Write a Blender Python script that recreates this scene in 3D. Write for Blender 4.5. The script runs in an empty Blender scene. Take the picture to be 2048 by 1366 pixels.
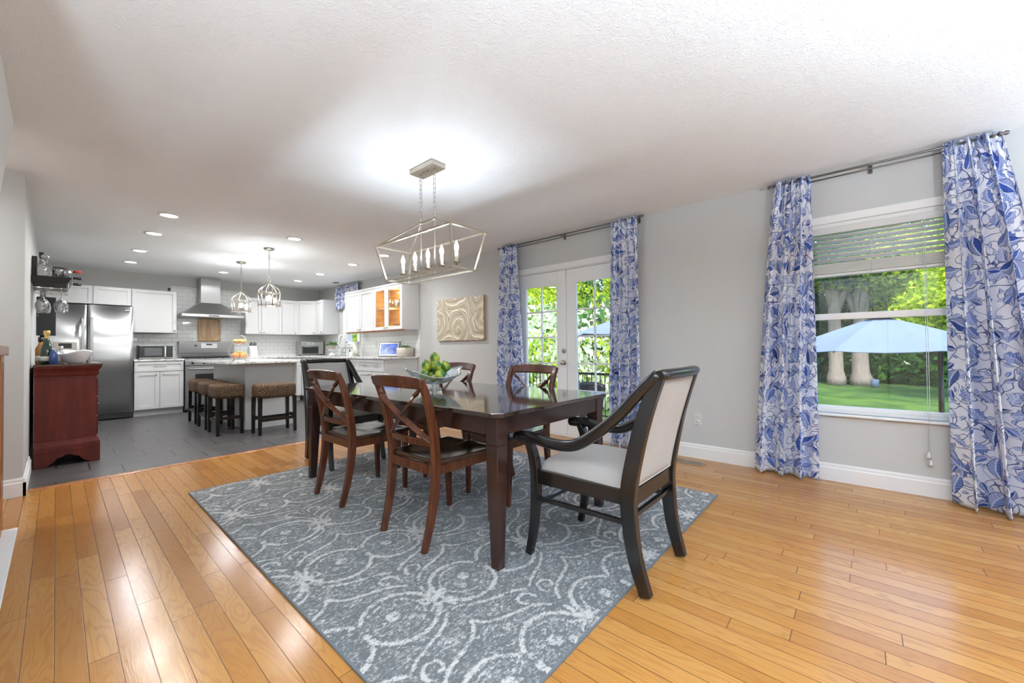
import bpy, math, random
import numpy as np
from mathutils import Vector, Matrix
R = math.radians
sc = bpy.context.scene
col = sc.collection

# ------------------------------------------------------------------ camera, world, sun, big lights, exposure
CAM_H = 1.0734
YAW, PIT, ROL, FPX = 0.8532, 0.0149, -0.0100, 795.4986
F = Vector((math.sin(YAW)*math.cos(PIT), math.cos(YAW)*math.cos(PIT), math.sin(PIT)))
Rt = Vector((math.cos(YAW), -math.sin(YAW), 0)); Up = Rt.cross(F)
R2 = Rt*math.cos(ROL)+Up*math.sin(ROL); U2 = -Rt*math.sin(ROL)+Up*math.cos(ROL)
cd = bpy.data.cameras.new('camera'); cam = bpy.data.objects.new('camera', cd); col.objects.link(cam)
m = Matrix((R2, U2, -F)).transposed().to_4x4(); m.translation = Vector((0, 0, CAM_H)); cam.matrix_world = m
cd.sensor_width = 36; cd.lens = FPX*36/2048; cd.clip_start = 0.03; cd.clip_end = 300
sc.camera = cam
vs = sc.view_settings; sc.display_settings.display_device = 'sRGB'
vs.view_transform = 'Standard'; vs.look = 'None'; vs.gamma = 1; vs.use_curve_mapping = False
vs.exposure = 0.74
try:
    sc.cycles.use_denoising = True
    sc.cycles.max_bounces = 10; sc.cycles.diffuse_bounces = 6; sc.cycles.transparent_max_bounces = 16
    sc.cycles.glossy_bounces = 4; sc.cycles.transmission_bounces = 8
    sc.cycles.sample_clamp_indirect = 6.0; sc.cycles.caustics_reflective = False; sc.cycles.caustics_refractive = False
except Exception: pass
w = bpy.data.worlds.new('sky'); sc.world = w; w.use_nodes = True
wn = w.node_tree.nodes; wl = w.node_tree.links; wn.clear()
wo = wn.new('ShaderNodeOutputWorld'); wb = wn.new('ShaderNodeBackground'); sk = wn.new('ShaderNodeTexSky')
sk.sky_type = 'NISHITA'; sk.sun_disc = False; sk.sun_elevation = R(52); sk.sun_rotation = R(-100); sk.air_density = 1.0; sk.dust_density = 1.6
wl.new(sk.outputs[0], wb.inputs[0]); wl.new(wb.outputs[0], wo.inputs[0]); wb.inputs[1].default_value = 0.55
def light(name, kind, loc, energy, color=(1, 1, 1), size=0.1, size_y=None, rot=(0, 0, 0), spread=None, parent=None):
    d = bpy.data.lights.new(name, kind); d.energy = energy; d.color = color
    if kind == 'AREA':
        d.size = size
        if size_y: d.shape = 'RECTANGLE'; d.size_y = size_y
        else: d.shape = 'DISK'
        if spread: d.spread = spread
    elif kind == 'POINT': d.shadow_soft_size = size
    o = bpy.data.objects.new(name, d); col.objects.link(o); o.location = loc; o.rotation_euler = rot
    if parent: o.parent = parent
    return o
SUN = light('sun', 'SUN', (0, 0, 20), 2.9, (1, .95, .86)); SUN.data.angle = R(0.6); SUN.rotation_euler = (R(38), 0, R(-100)+R(35))
W_DOWN, W_CH, W_PEND, W_CEIL_FILL, W_REAR_FILL = 8, 8.6, 50, 112, 14
WARM = (.72, .86, 1.0)
for _x in (-.6, 2.4): light('rear_window_fill', 'AREA', (_x, -3.22, 1.3), W_REAR_FILL, (.74, .87, 1), 1.9, 1.5, rot=(R(-90), 0, 0))  # area fill lights added at the unseen rear windows
H = 2.44

# ------------------------------------------------------------------ material helpers
class NT:
    def __init__(s, name):
        s.m = bpy.data.materials.new(name); s.m.use_nodes = True
        s.t = s.m.node_tree; s.n = s.t.nodes; s.b = s.n.get('Principled BSDF'); s.out = s.n.get('Material Output')
    def node(s, typ, **kw):
        nd = s.n.new(typ)
        for k, v in kw.items(): setattr(nd, k, v)
        return nd
    def put(s, sock, v):
        if isinstance(v, bpy.types.NodeSocket): s.t.links.new(v, sock)
        elif v is not None: sock.default_value = v
    def math(s, op, a, b=None, c=None, clamp=False):
        nd = s.node('ShaderNodeMath', operation=op, use_clamp=clamp)
        s.put(nd.inputs[0], a); s.put(nd.inputs[1], b)
        if c is not None: s.put(nd.inputs[2], c)
        return nd.outputs[0]
    def sep(s, v):
        nd = s.node('ShaderNodeSeparateXYZ'); s.put(nd.inputs[0], v); return nd.outputs
    def comb(s, x=0., y=0., z=0.):
        nd = s.node('ShaderNodeCombineXYZ')
        for i, v in enumerate((x, y, z)): s.put(nd.inputs[i], v)
        return nd.outputs[0]
    def vec(s, op, a, b=None, sc_=None):
        nd = s.node('ShaderNodeVectorMath', operation=op); s.put(nd.inputs[0], a)
        if b is not None: s.put(nd.inputs[1], b)
        if sc_ is not None: s.put(nd.inputs['Scale'], sc_)
        return nd.outputs['Value'] if op in ('LENGTH', 'DISTANCE', 'DOT_PRODUCT') else nd.outputs[0]
    def noise(s, v, scale=5., detail=3., rough=.5, dist=0., color=False):
        nd = s.node('ShaderNodeTexNoise'); s.put(nd.inputs['Vector'], v)
        nd.inputs['Scale'].default_value = scale; nd.inputs['Detail'].default_value = detail
        nd.inputs['Roughness'].default_value = rough; nd.inputs['Distortion'].default_value = dist
        return nd.outputs['Color' if color else 'Fac']
    def white(s, v, dim='3D', color=False):
        nd = s.node('ShaderNodeTexWhiteNoise', noise_dimensions=dim)
        s.put(nd.inputs['W' if dim == '1D' else 'Vector'], v); return nd.outputs['Color' if color else 'Value']
    def mix(s, f, a, b, mode='MIX'):
        nd = s.node('ShaderNodeMix', data_type='RGBA', blend_type=mode)
        s.put(nd.inputs[0], f)
        for i, v in ((6, a), (7, b)):
            if isinstance(v, tuple) and len(v) == 3: v = v+(1,)
            s.put(nd.inputs[i], v)
        return nd.outputs[2]
    def ramp(s, f, stops):
        nd = s.node('ShaderNodeValToRGB'); e = nd.color_ramp.elements
        while len(e) < len(stops): e.new(.5)
        for el, (p, c) in zip(e, stops):
            el.position = p; el.color = c if len(c) == 4 else tuple(c)+(1,)
        s.put(nd.inputs[0], f); return nd.outputs[0]
    def schlick(s, f0=.04, normal=None):
        g = s.node('ShaderNodeNewGeometry'); dt = s.math('ABSOLUTE', s.vec('DOT_PRODUCT', normal if normal is not None else g.outputs['Normal'], g.outputs['Incoming']))
        return s.math('ADD', s.math('MULTIPLY', s.math('POWER', s.math('SUBTRACT', 1., dt, clamp=True), 5.), 1-f0), f0)
    def smooth(s, v, a, b, lo=0., hi=1.):
        nd = s.node('ShaderNodeMapRange', interpolation_type='SMOOTHSTEP')
        s.put(nd.inputs[0], v); s.put(nd.inputs[1], a); s.put(nd.inputs[2], b); s.put(nd.inputs[3], lo); s.put(nd.inputs[4], hi)
        return nd.outputs[0]
    def bump(s, h, strength=.3, dist=.01, normal=None):
        nd = s.node('ShaderNodeBump'); nd.inputs['Strength'].default_value = strength; nd.inputs['Distance'].default_value = dist
        s.put(nd.inputs['Height'], h)
        if normal is not None: s.put(nd.inputs['Normal'], normal)
        s.put(s.b.inputs['Normal'], nd.outputs[0]); return nd.outputs[0]
    def coord(s, kind='Object'):
        return s.node('ShaderNodeTexCoord').outputs[kind]
    def pos(s):
        return s.node('ShaderNodeNewGeometry').outputs['Position']
    def set(s, color=None, rough=None, metal=None, **kw):
        if color is not None:
            if isinstance(color, tuple) and len(color) == 3: color = color+(1,)
            s.put(s.b.inputs['Base Color'], color)
        if rough is not None: s.put(s.b.inputs['Roughness'], rough)
        if metal is not None: s.put(s.b.inputs['Metallic'], metal)
        for k, v in kw.items(): s.put(s.b.inputs[k.replace('_', ' ')], v)
        return s.m
def plain(name, color, rough=.5, metal=0., var=.04, scale=12, bump=0., **kw):
    n = NT(name); nz = n.noise(n.coord(), scale, 3)
    c2 = tuple(max(0, c*(1-var*2.5)) for c in color)
    n.set(n.mix(nz, tuple(c2), tuple(min(1, c*(1+var)) for c in color)), rough, metal, **kw)
    if bump: n.bump(nz, bump, .003)
    return n.m
def emit(name, color, strength):
    n = NT(name); n.set((.8, .8, .8), .5); n.put(n.b.inputs['Emission Color'], tuple(color)+(1,)); n.b.inputs['Emission Strength'].default_value = strength
    return n.m

def m_ceiling():
    n = NT('ceiling_stipple'); p = n.pos()
    a = n.noise(p, 38, 4, .65, 1.6); b = n.noise(p, 9, 2)
    v = n.node('ShaderNodeTexVoronoi', feature='DISTANCE_TO_EDGE'); n.put(v.inputs['Vector'], n.vec('ADD', n.vec('SCALE', p, sc_=42.), n.vec('SCALE', n.noise(p, 22, 2, color=True), sc_=4.)))
    v.inputs['Scale'].default_value = 1
    hgt = n.math('ADD', n.math('MULTIPLY', n.smooth(a, .45, .7), .8), n.math('MULTIPLY', n.smooth(v.outputs[0], 0., .12), .25))
    n.set(n.mix(b, (.86, .865, .865), (.90, .905, .905)), .85); n.bump(hgt, .38, .006); return n.m
def m_wall(name, c):
    n = NT(name); p = n.pos(); n.set(n.mix(n.noise(p, 3, 3), tuple(x*.97 for x in c), tuple(c)), .6)
    n.bump(n.noise(p, 180, 2), .06, .002); return n.m
def m_wood_floor():
    n = NT('oak_floor'); p = n.sep(n.pos()); Wd = .0762
    u = n.math('DIVIDE', p[0], Wd); row = n.math('FLOOR', u); fu = n.math('FRACT', u)
    rr = n.white(row, '1D'); L = 1.05
    v = n.math('ADD', n.math('DIVIDE', p[1], L), n.math('MULTIPLY', rr, 7.3)); seg = n.math('FLOOR', v); fv = n.math('FRACT', v)
    idc = n.comb(row, seg, 3.3); rnd = n.white(idc); rnd2 = n.white(n.vec('ADD', idc, (11.2, 4.1, 9.)))
    ex = n.math('MULTIPLY', n.math('MINIMUM', fu, n.math('SUBTRACT', 1., fu)), Wd)
    ey = n.math('MULTIPLY', n.math('MINIMUM', fv, n.math('SUBTRACT', 1., fv)), L)
    edge = n.math('MINIMUM', ex, ey); gap = n.smooth(edge, .0006, .0019)
    gx = n.math('ADD', p[0], n.math('MULTIPLY', rnd, 13.)); gy = n.math('ADD', p[1], n.math('MULTIPLY', rnd2, 31.))
    # cathedral grain: contours of a stretched noise
    g1 = n.noise(n.comb(n.math('MULTIPLY', gx, 9.), n.math('MULTIPLY', gy, 1.4), rnd), 1., 2., .5, .35)
    rings = n.math('SINE', n.math('MULTIPLY', g1, 95.)); rings = n.smooth(rings, .1, .95)
    fine = n.noise(n.comb(n.math('MULTIPLY', gx, 260.), n.math('MULTIPLY', gy, 9.), rnd), 1., 3., .6)
    wear = n.noise(n.pos(), .9, 3)
    base = n.ramp(rnd, [(0., (.31, .128, .026)), (.35, (.39, .172, .036)), (.7, (.45, .222, .062)), (1., (.34, .146, .032))])
    c = n.mix(n.math('MULTIPLY', rings, .40), base, (.29, .105, .024))
    c = n.mix(n.math('MULTIPLY', n.smooth(fine, .5, .75), .28), c, (.25, .10, .035))
    c = n.mix(n.math('MULTIPLY', n.smooth(wear, .35, .7), .10), c, (.44, .25, .12))
    c = n.mix(gap, (.10, .04, .012), c)
    n.set(c, n.math('ADD', .13, n.math('MULTIPLY', fine, .11)), Specular_IOR_Level=.32)
    n.bump(n.math('ADD', n.math('MULTIPLY', gap, 1.), n.math('MULTIPLY', n.math('ADD', fine, n.noise(n.pos(), 5, 2)), .22)), .28, .0025)
    return n.m
def m_tile_floor():
    n = NT('slate_tile_floor'); p = n.sep(n.pos()); TW, TL = .305, .61
    r0 = n.math('DIVIDE', n.math('SUBTRACT', p[1], .10), TW); row = n.math('FLOOR', r0); fr = n.math('FRACT', r0)
    v = n.math('ADD', n.math('DIVIDE', p[0], TL), n.math('MULTIPLY', row, .333)); seg = n.math('FLOOR', v); fv = n.math('FRACT', v)
    rnd = n.white(n.comb(row, seg, 1.7))
    e = n.math('MINIMUM', n.math('MULTIPLY', n.math('MINIMUM', fr, n.math('SUBTRACT', 1., fr)), TW), n.math('MULTIPLY', n.math('MINIMUM', fv, n.math('SUBTRACT', 1., fv)), TL))
    g = n.smooth(e, .0036, .0066)
    st = n.noise(n.comb(n.math('ADD', n.math('MULTIPLY', p[0], 1.8), n.math('MULTIPLY', rnd, 9.)), n.math('MULTIPLY', p[1], 12.), rnd), 2., 4., .65, .6)
    c = n.mix(st, (.034, .031, .030), (.125, .114, .112)); c = n.mix(n.math('MULTIPLY', rnd, .45), c, (.095, .088, .087))
    c = n.mix(g, (.005, .005, .005), c)
    n.set(c, n.math('ADD', .26, n.math('MULTIPLY', st, .2))); n.bump(n.math('ADD', g, n.math('MULTIPLY', st, .2)), .25, .003); return n.m
def m_subway():
    n = NT('subway_tile'); g = n.node('ShaderNodeNewGeometry'); p = n.sep(g.outputs['Position'])
    h = n.math('ADD', p[0], p[1]); TW, TL = .077, .153
    r0 = n.math('DIVIDE', n.math('SUBTRACT', p[2], .925), TW); row = n.math('FLOOR', r0); fr = n.math('FRACT', r0)
    v = n.math('ADD', n.math('DIVIDE', h, TL), n.math('MULTIPLY', row, .5)); seg = n.math('FLOOR', v); fv = n.math('FRACT', v)
    rnd = n.white(n.comb(row, seg, .7), color=True)
    e = n.math('MINIMUM', n.math('MULTIPLY', n.math('MINIMUM', fr, n.math('SUBTRACT', 1., fr)), TW), n.math('MULTIPLY', n.math('MINIMUM', fv, n.math('SUBTRACT', 1., fv)), TL))
    gm = n.smooth(e, .0013, .0034)
    c = n.mix(gm, (.50, .50, .485), (.80, .81, .79))
    n.set(c, n.math('ADD', .45, n.math('MULTIPLY', gm, -.37)))
    tilt = n.vec('SCALE', n.vec('SUBTRACT', rnd, (.5, .5, .5)), sc_=.05)
    bn = n.bump(n.smooth(e, .0008, .006), .5, .003)
    nn = n.vec('NORMALIZE', n.vec('ADD', bn, tilt)); n.put(n.b.inputs['Normal'], nn); return n.m
def m_quartz():
    n = NT('marbled_quartz'); p = n.pos(); a = n.noise(p, 3.5, 5, .65, 1.8)
    v = n.math('ABSOLUTE', n.math('SUBTRACT', a, .5)); vein = n.smooth(v, .0, .045)
    c = n.mix(vein, (.36, .35, .33), (.76, .75, .72)); c = n.mix(n.smooth(n.noise(p, 60, 3), .55, .75), c, (.50, .48, .44))
    return n.set(c, .12)
def m_steel(name='brushed_steel', axis=0, c=(.52, .52, .515), r=.36):
    n = NT(name); p = n.sep(n.pos()); q = [p[0], p[1], p[2]]
    a = n.noise(n.comb(*[n.math('MULTIPLY', q[i], 2. if i == axis else 260.) for i in range(3)]), 1., 2.)
    n.set(n.mix(a, tuple(x*.86 for x in c), c), n.math('ADD', r-.05, n.math('MULTIPLY', a, .12)), 1., Anisotropic=.75)
    n.bump(n.noise(n.pos(), 2.2, 1), .12, .02); return n.m
def m_wood(name, dark, lite, rough=.2, sx=(30, 30, 3), coat=.3, scale=1.):
    n = NT(name); p = n.vec('MULTIPLY', n.coord(), tuple(float(x)*scale for x in sx))
    a = n.noise(p, 1., 4., .6, .6); b = n.noise(n.vec('SCALE', p, sc_=4.), 1., 2.)
    c = n.mix(n.smooth(a, .35, .68), dark, lite); c = n.mix(n.math('MULTIPLY', b, .3), c, dark)
    return n.set(c, rough, Coat_Weight=coat, Coat_Roughness=.08)
def m_fabric(name, c, scale=900, b=.25):
    n = NT(name); p = n.coord(); s_ = n.sep(p)
    wv = n.math('MULTIPLY', n.math('SINE', n.math('MULTIPLY', n.math('ADD', s_[0], s_[1]), float(scale))), n.math('SINE', n.math('MULTIPLY', s_[2], float(scale))))
    nz = n.noise(p, 7, 4)
    n.set(n.mix(nz, tuple(x*.86 for x in c), c), .9, Sheen_Weight=.2); n.bump(n.math('ADD', n.math('MULTIPLY', wv, .3), n.noise(p, 300, 2)), b, .001); return n.m
def m_glass(name='window_glass', tint=(1, 1, 1), refl=1.0, minr=0.02):
    n = NT(name); n.n.remove(n.b)
    t = n.node('ShaderNodeBsdfTransparent'); t.inputs[0].default_value = tuple(tint)+(1,)
    g = n.node('ShaderNodeBsdfGlossy'); g.inputs['Roughness'].default_value = .02
    mx = n.node('ShaderNodeMixShader'); n.put(mx.inputs[0], n.math('ADD', n.math('MULTIPLY', n.schlick(.03), refl), minr, clamp=True))
    n.put(mx.inputs[1], t.outputs[0]); n.put(mx.inputs[2], g.outputs[0]); n.put(n.out.inputs[0], mx.outputs[0]); return n.m
def m_frosty():
    n = NT('blown_glass_bowl'); n.n.remove(n.b)
    t = n.node('ShaderNodeBsdfTransparent'); t.inputs[0].default_value = (.93, .97, .98, 1); g = n.node('ShaderNodeBsdfGlossy'); g.inputs['Roughness'].default_value = .03
    df = n.node('ShaderNodeBsdfDiffuse'); df.inputs[0].default_value = (.75, .86, .90, 1); 
    m1 = n.node('ShaderNodeMixShader'); m1.inputs[0].default_value = .22; n.put(m1.inputs[1], t.outputs[0]); n.put(m1.inputs[2], df.outputs[0])
    mx = n.node('ShaderNodeMixShader'); n.put(mx.inputs[0], n.schlick(.05)); n.put(mx.inputs[1], m1.outputs[0]); n.put(mx.inputs[2], g.outputs[0]); n.put(n.out.inputs[0], mx.outputs[0]); return n.m
def m_crystal():
    n = NT('cut_crystal'); n.n.remove(n.b); p = n.coord()
    v = n.node('ShaderNodeTexVoronoi'); n.put(v.inputs['Vector'], p); v.inputs['Scale'].default_value = 70
    bp = n.node('ShaderNodeBump'); bp.inputs['Strength'].default_value = .8; bp.inputs['Distance'].default_value = .004; n.put(bp.inputs['Height'], v.outputs['Distance'])
    t = n.node('ShaderNodeBsdfTransparent'); t.inputs[0].default_value = (.80, .81, .83, 1)
    g = n.node('ShaderNodeBsdfGlossy'); g.inputs['Roughness'].default_value = .04; n.put(g.inputs['Normal'], bp.outputs[0])
    mx = n.node('ShaderNodeMixShader'); n.put(mx.inputs[0], n.math('ADD', n.math('MULTIPLY', n.schlick(.08, bp.outputs[0]), 1.4), .20, clamp=True))
    n.put(mx.inputs[1], t.outputs[0]); n.put(mx.inputs[2], g.outputs[0]); n.put(n.out.inputs[0], mx.outputs[0]); return n.m
def m_curtain():
    """blue and white botanical print drawn from scattered leaf shapes in cloth (UV) space, metres"""
    n = NT('floral_print_cloth'); uv = n.coord('UV')
    wob = n.vec('SCALE', n.vec('SUBTRACT', n.noise(uv, 14, 2, color=True), (.5, .5, .5)), sc_=.02)
    u0 = n.vec('ADD', uv, wob)
    colr = n.mix(n.noise(uv, 6, 2), (.92, .93, .97), (.88, .90, .97))
    # curling branch lines: contours of smooth noise
    for k, (sc1, thick) in enumerate(((7., .010), (12., .012))):
        g = n.math('ABSOLUTE', n.math('SUBTRACT', n.noise(n.vec('ADD', u0, (k*3.3, 1.7, 0)), sc1, 0.), .5))
        ln = n.smooth(g, thick*.6, thick*1.5, 1., 0.)
        colr = n.mix(n.math('MULTIPLY', ln, .9), colr, (.05, .07, .24))
    def layer(colr, scl, off, rand, length, width, veins, p_keep, pal, lobes=0.):
        v = n.node('ShaderNodeTexVoronoi', feature='F1', voronoi_dimensions='2D'); v.inputs['Scale'].default_value = 1.; v.inputs['Randomness'].default_value = rand
        q = n.vec('SCALE', n.vec('ADD', u0, off), sc_=scl); n.put(v.inputs['Vector'], q)
        d = n.vec('SUBTRACT', q, v.outputs['Position']); rc = n.sep(v.outputs['Color'])
        ang = n.math('MULTIPLY', rc[0], 6.283); ca = n.math('COSINE', ang); sa = n.math('SINE', ang); ds = n.sep(d)
        x = n.math('ADD', n.math('MULTIPLY', ds[0], ca), n.math('MULTIPLY', ds[1], sa))
        y = n.math('SUBTRACT', n.math('MULTIPLY', ds[1], ca), n.math('MULTIPLY', ds[0], sa))
        y = n.math('ADD', y, n.math('MULTIPLY', n.math('MULTIPLY', x, x), .5))
        t = n.math('DIVIDE', x, length); prof = n.math('SUBTRACT', 1., n.math('MULTIPLY', t, t))
        prof = n.math('MULTIPLY', prof, n.math('ADD', 1., n.math('MULTIPLY', t, .55)))
        if lobes: prof = n.math('MULTIPLY', prof, n.math('ADD', 1., n.math('MULTIPLY', n.math('SINE', n.math('MULTIPLY', x, lobes)), .22)))
        ay = n.math('ABSOLUTE', y)
        sd = n.math('SUBTRACT', n.math('MULTIPLY', prof, width), ay)      # >0 inside
        keep = n.math('LESS_THAN', rc[1], p_keep)
        inside = n.math('MULTIPLY', n.smooth(sd, -.004, .006), keep)
        outl = n.smooth(sd, .014, .030, 1., 0.)
        vein = n.math('SINE', n.math('MULTIPLY', n.math('SUBTRACT', x, n.math('MULTIPLY', ay, .9)), veins)); vein = n.smooth(vein, .35, .75)
        mid = n.smooth(ay, .010, .022, 1., 0.)
        fill = n.ramp(rc[2], pal)
        dk = n.mix(.85, fill, (.03, .05, .22))
        inner = n.mix(n.math('MULTIPLY', vein, .75), fill, dk)
        shade = n.smooth(n.math('ADD', y, n.math('MULTIPLY', width, .1)), -.02, .02)
        inner = n.mix(n.math('MULTIPLY', shade, .35), inner, (.80, .84, .95))
        inner = n.mix(mid, inner, (.75, .80, .93)); inner = n.mix(outl, inner, (.02, .03, .14))
        return n.mix(inside, colr, inner)
    pal_l = [(0., (.70, .76, .93)), (.35, (.30, .40, .74)), (.6, (.10, .17, .52)), (.8, (.55, .64, .88)), (1., (.05, .08, .30))]
    pal_d = [(0., (.05, .09, .34)), (.4, (.10, .20, .58)), (.7, (.35, .45, .78)), (1., (.04, .06, .22))]
    colr = layer(colr, 17., (1.3, .2, 0), .6, .36, .15, 48., .65, pal_l)
    colr = layer(colr, 8., (5.1, 2.2, 0), .5, .42, .25, 46., .7, pal_l, 24.)
    colr = layer(colr, 5.6, (.4, 7.7, 0), .5, .40, .21, 56., .68, pal_d)
    colr = layer(colr, 10., (9.4, 4.7, 0), .6, .38, .17, 42., .5, pal_d)
    n.n.remove(n.b)
    df = n.node('ShaderNodeBsdfDiffuse'); tr = n.node('ShaderNodeBsdfTranslucent'); n.put(df.inputs[0], colr); n.put(tr.inputs[0], colr)
    mx = n.node('ShaderNodeMixShader'); mx.inputs[0].default_value = .28
    n.put(mx.inputs[1], df.outputs[0]); n.put(mx.inputs[2], tr.outputs[0]); n.put(n.out.inputs[0], mx.outputs[0]); return n.m
def m_rug():
    n = NT('rug_pile'); at = n.node('ShaderNodeAttribute'); at.attribute_name = 'pattern'; p = n.pos(); s_ = n.sep(p)
    a = n.noise(n.vec('MULTIPLY', p, (1., 1.6, 1.)), 56, 4, .7, .8); b = n.noise(p, 12, 3, .6); f = n.noise(p, 420, 2)
    m0 = n.math('MULTIPLY', at.outputs['Fac'], 1.)
    val = n.math('ADD', n.math('ADD', n.math('MULTIPLY', m0, .68), n.math('MULTIPLY', n.math('SUBTRACT', a, .47), 4.4)), n.math('MULTIPLY', n.math('SUBTRACT', b, .42), 1.1))
    c = n.ramp(val, [(.0, (.070, .073, .072)), (.22, (.120, .124, .122)), (.45, (.215, .214, .206)), (.70, (.42, .40, .37)), (1., (.58, .555, .515))])
    c = n.mix(n.math('MULTIPLY', f, .25), c, (.2, .2, .2))
    n.set(c, .95, Sheen_Weight=.15); n.bump(n.math('ADD', f, n.math('MULTIPLY', m0, .8)), .5, .003); return n.m
def m_woven():
    n = NT('seagrass_weave'); p = n.coord(); s_ = n.sep(p)
    wz = n.math('SINE', n.math('ADD', n.math('MULTIPLY', s_[2], 250.), n.math('MULTIPLY', n.noise(p, 25, 2), 5.)))
    wx = n.math('SINE', n.math('ADD', n.math('MULTIPLY', n.math('ADD', s_[0], s_[1]), 230.), n.math('MULTIPLY', n.noise(p, 30, 2), 5.)))
    h = n.math('MULTIPLY', wz, wx); nz = n.noise(p, 60, 4, .7)
    c = n.mix(n.smooth(h, -.25, .5), (.018, .009, .004), (.30, .17, .07)); c = n.mix(n.smooth(nz, .4, .62), c, (.09, .045, .018))  # weave grooves darkened in the colour, standing in for crease shade
    n.set(c, .7); n.bump(h, 1., .006); return n.m
def m_leaf(name, a, b, c):
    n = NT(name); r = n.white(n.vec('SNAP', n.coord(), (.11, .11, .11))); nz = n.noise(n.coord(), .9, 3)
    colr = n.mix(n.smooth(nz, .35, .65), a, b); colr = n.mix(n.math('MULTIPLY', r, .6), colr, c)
    n.n.remove(n.b); df = n.node('ShaderNodeBsdfDiffuse'); tr = n.node('ShaderNodeBsdfTranslucent'); n.put(df.inputs[0], colr); n.put(tr.inputs[0], colr)
    mx = n.node('ShaderNodeMixShader'); mx.inputs[0].default_value = .4; n.put(mx.inputs[1], df.outputs[0]); n.put(mx.inputs[2], tr.outputs[0]); n.put(n.out.inputs[0], mx.outputs[0]); return n.m
def m_grass():
    n = NT('lawn_grass'); p = n.pos(); a = n.noise(p, 1.1, 4, .6); b = n.noise(p, 30, 3)
    c = n.mix(n.smooth(a, .35, .65), (.022, .085, .010), (.085, .19, .018)); c = n.mix(n.math('MULTIPLY', b, .5), c, (.02, .07, .008))
    n.set(c, .9); n.bump(b, .8, .05); return n.m
def m_bark():
    n = NT('tree_bark'); p = n.vec('MULTIPLY', n.coord(), (6., 6., 1.2)); a = n.noise(p, 2., 4, .7)
    n.set(n.mix(a, (.09, .075, .06), (.33, .29, .25)), .9); n.bump(a, .8, .05); return n.m
def m_art():
    n = NT('swirl_canvas'); p = n.sep(n.pos()); q = n.comb(p[1], p[2], 0.)
    wob = n.vec('SCALE', n.vec('SUBTRACT', n.noise(q, 2.2, 2, color=True), (.5, .5, .5)), sc_=.30); q = n.vec('ADD', q, wob)
    v = n.node('ShaderNodeTexVoronoi', feature='F1', voronoi_dimensions='2D'); v.inputs['Scale'].default_value = 2.3; v.inputs['Randomness'].default_value = .8; n.put(v.inputs['Vector'], q)
    d = v.outputs['Distance']; ri = n.math('SINE', n.math('MULTIPLY', d, 23.)); nz = n.noise(n.pos(), 40, 4, .6)
    c = n.mix(n.smooth(ri, -.3, .6), (.40, .34, .24), (.66, .58, .44)); c = n.mix(n.smooth(ri, .86, 1.), c, (.20, .165, .12))
    c = n.mix(n.math('MULTIPLY', nz, .4), c, (.70, .64, .50)); c = n.mix(n.smooth(n.noise(n.pos(), 5, 2), .5, .7), c, (.46, .38, .25))
    n.set(c, .38, .25); n.bump(n.math('ADD', ri, n.math('MULTIPLY', nz, .4)), .6, .006); return n.m

M = {}
M['ceil'] = m_ceiling(); M['wall'] = m_wall('wall_grey_paint', (.53, .53, .515)); M['trim'] = m_wall('white_trim_paint', (.80, .80, .79))
M['white'] = plain('white_cabinet_paint', (.60, .595, .585), .35, var=.01); M['oak'] = m_wood_floor(); M['tile'] = m_tile_floor(); M['subway'] = m_subway()
M['quartz'] = m_quartz(); M['steel'] = m_steel(); M['steelv'] = m_steel('brushed_steel_vertical', 2); M['dsteel'] = plain('dark_steel', (.12, .12, .12), .35, .6)
M['black'] = plain('black_plastic', (.015, .015, .016), .3); M['shelfb'] = plain('black_shelf_paint', (.012, .012, .012), .55); M['blackm'] = plain('black_metal', (.02, .02, .022), .4, .5)
M['nickel'] = plain('brushed_nickel', (.48, .44, .38), .3, 1.); M['chrome'] = plain('chrome', (.75, .75, .75), .12, 1., var=.01)
M['champ'] = plain('champagne_metal', (.50, .44, .35), .32, .9); M['bronze'] = plain('grey_rod_metal', (.20, .19, .18), .35, .8)
M['table'] = m_wood('espresso_table_top', (.016, .011, .008), (.040, .022, .014), .07, (4, 40, 40), .6)
M['tleg'] = m_wood('mahogany_leg', (.015, .0055, .004), (.034, .012, .008), .24, coat=.15)
M['chair'] = m_wood('cherry_chair_wood', (.048, .013, .006), (.105, .029, .011), .24, coat=.15)
M['cseat'] = m_wood('dark_chair_seat', (.018, .010, .007), (.055, .028, .018), .16, (30, 4, 30))
M['esp'] = m_wood('espresso_lacquer', (.005, .0045, .0045), (.013, .010, .009), .22, coat=.12)
M['cream'] = m_fabric('cream_upholstery', (.40, .37, .34)); M['piping'] = m_fabric('piping_cord', (.46, .42, .38))
M['dress'] = m_wood('cherry_dresser_wood', (.095, .012, .007), (.150, .022, .011), .45, (14, 14, 2), .0); M['dress'].node_tree.nodes['Principled BSDF'].inputs['Specular IOR Level'].default_value = .25; M['dresst'] = m_wood('dark_cherry_top', (.045, .012, .008), (.10, .028, .018), .12, (3, 20, 20))
M['honey'] = m_wood('honey_oak_trim', (.28, .10, .03), (.46, .20, .065), .25, (20, 20, 2)); M['maple'] = m_wood('maple_cabinet_inside', (.50, .28, .10), (.66, .42, .18), .4, (3, 3, 12))
M['board'] = m_wood('butcher_board_wood', (.42, .25, .13), (.60, .41, .24), .5, (30, 30, 2)); M['glass'] = m_glass(); M['cglass'] = m_glass('cabinet_glass', (.93, .95, .93)); M['crystal'] = m_crystal()
M['curtain'] = m_curtain(); M['rug'] = m_rug(); M['woven'] = m_woven(); M['rugedge'] = plain('rug_binding', (.12, .13, .135), .9)
M['ceramic'] = plain('white_ceramic', (.80, .80, .79), .12, var=.01); M['bark'] = m_bark(); M['grass'] = m_grass()
M['leafy'] = m_leaf('bright_leaves', (.10, .26, .02), (.34, .50, .04), (.60, .62, .05)); M['leafd'] = m_leaf('dark_leaves', (.015, .06, .015), (.05, .15, .03), (.10, .24, .04))
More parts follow.
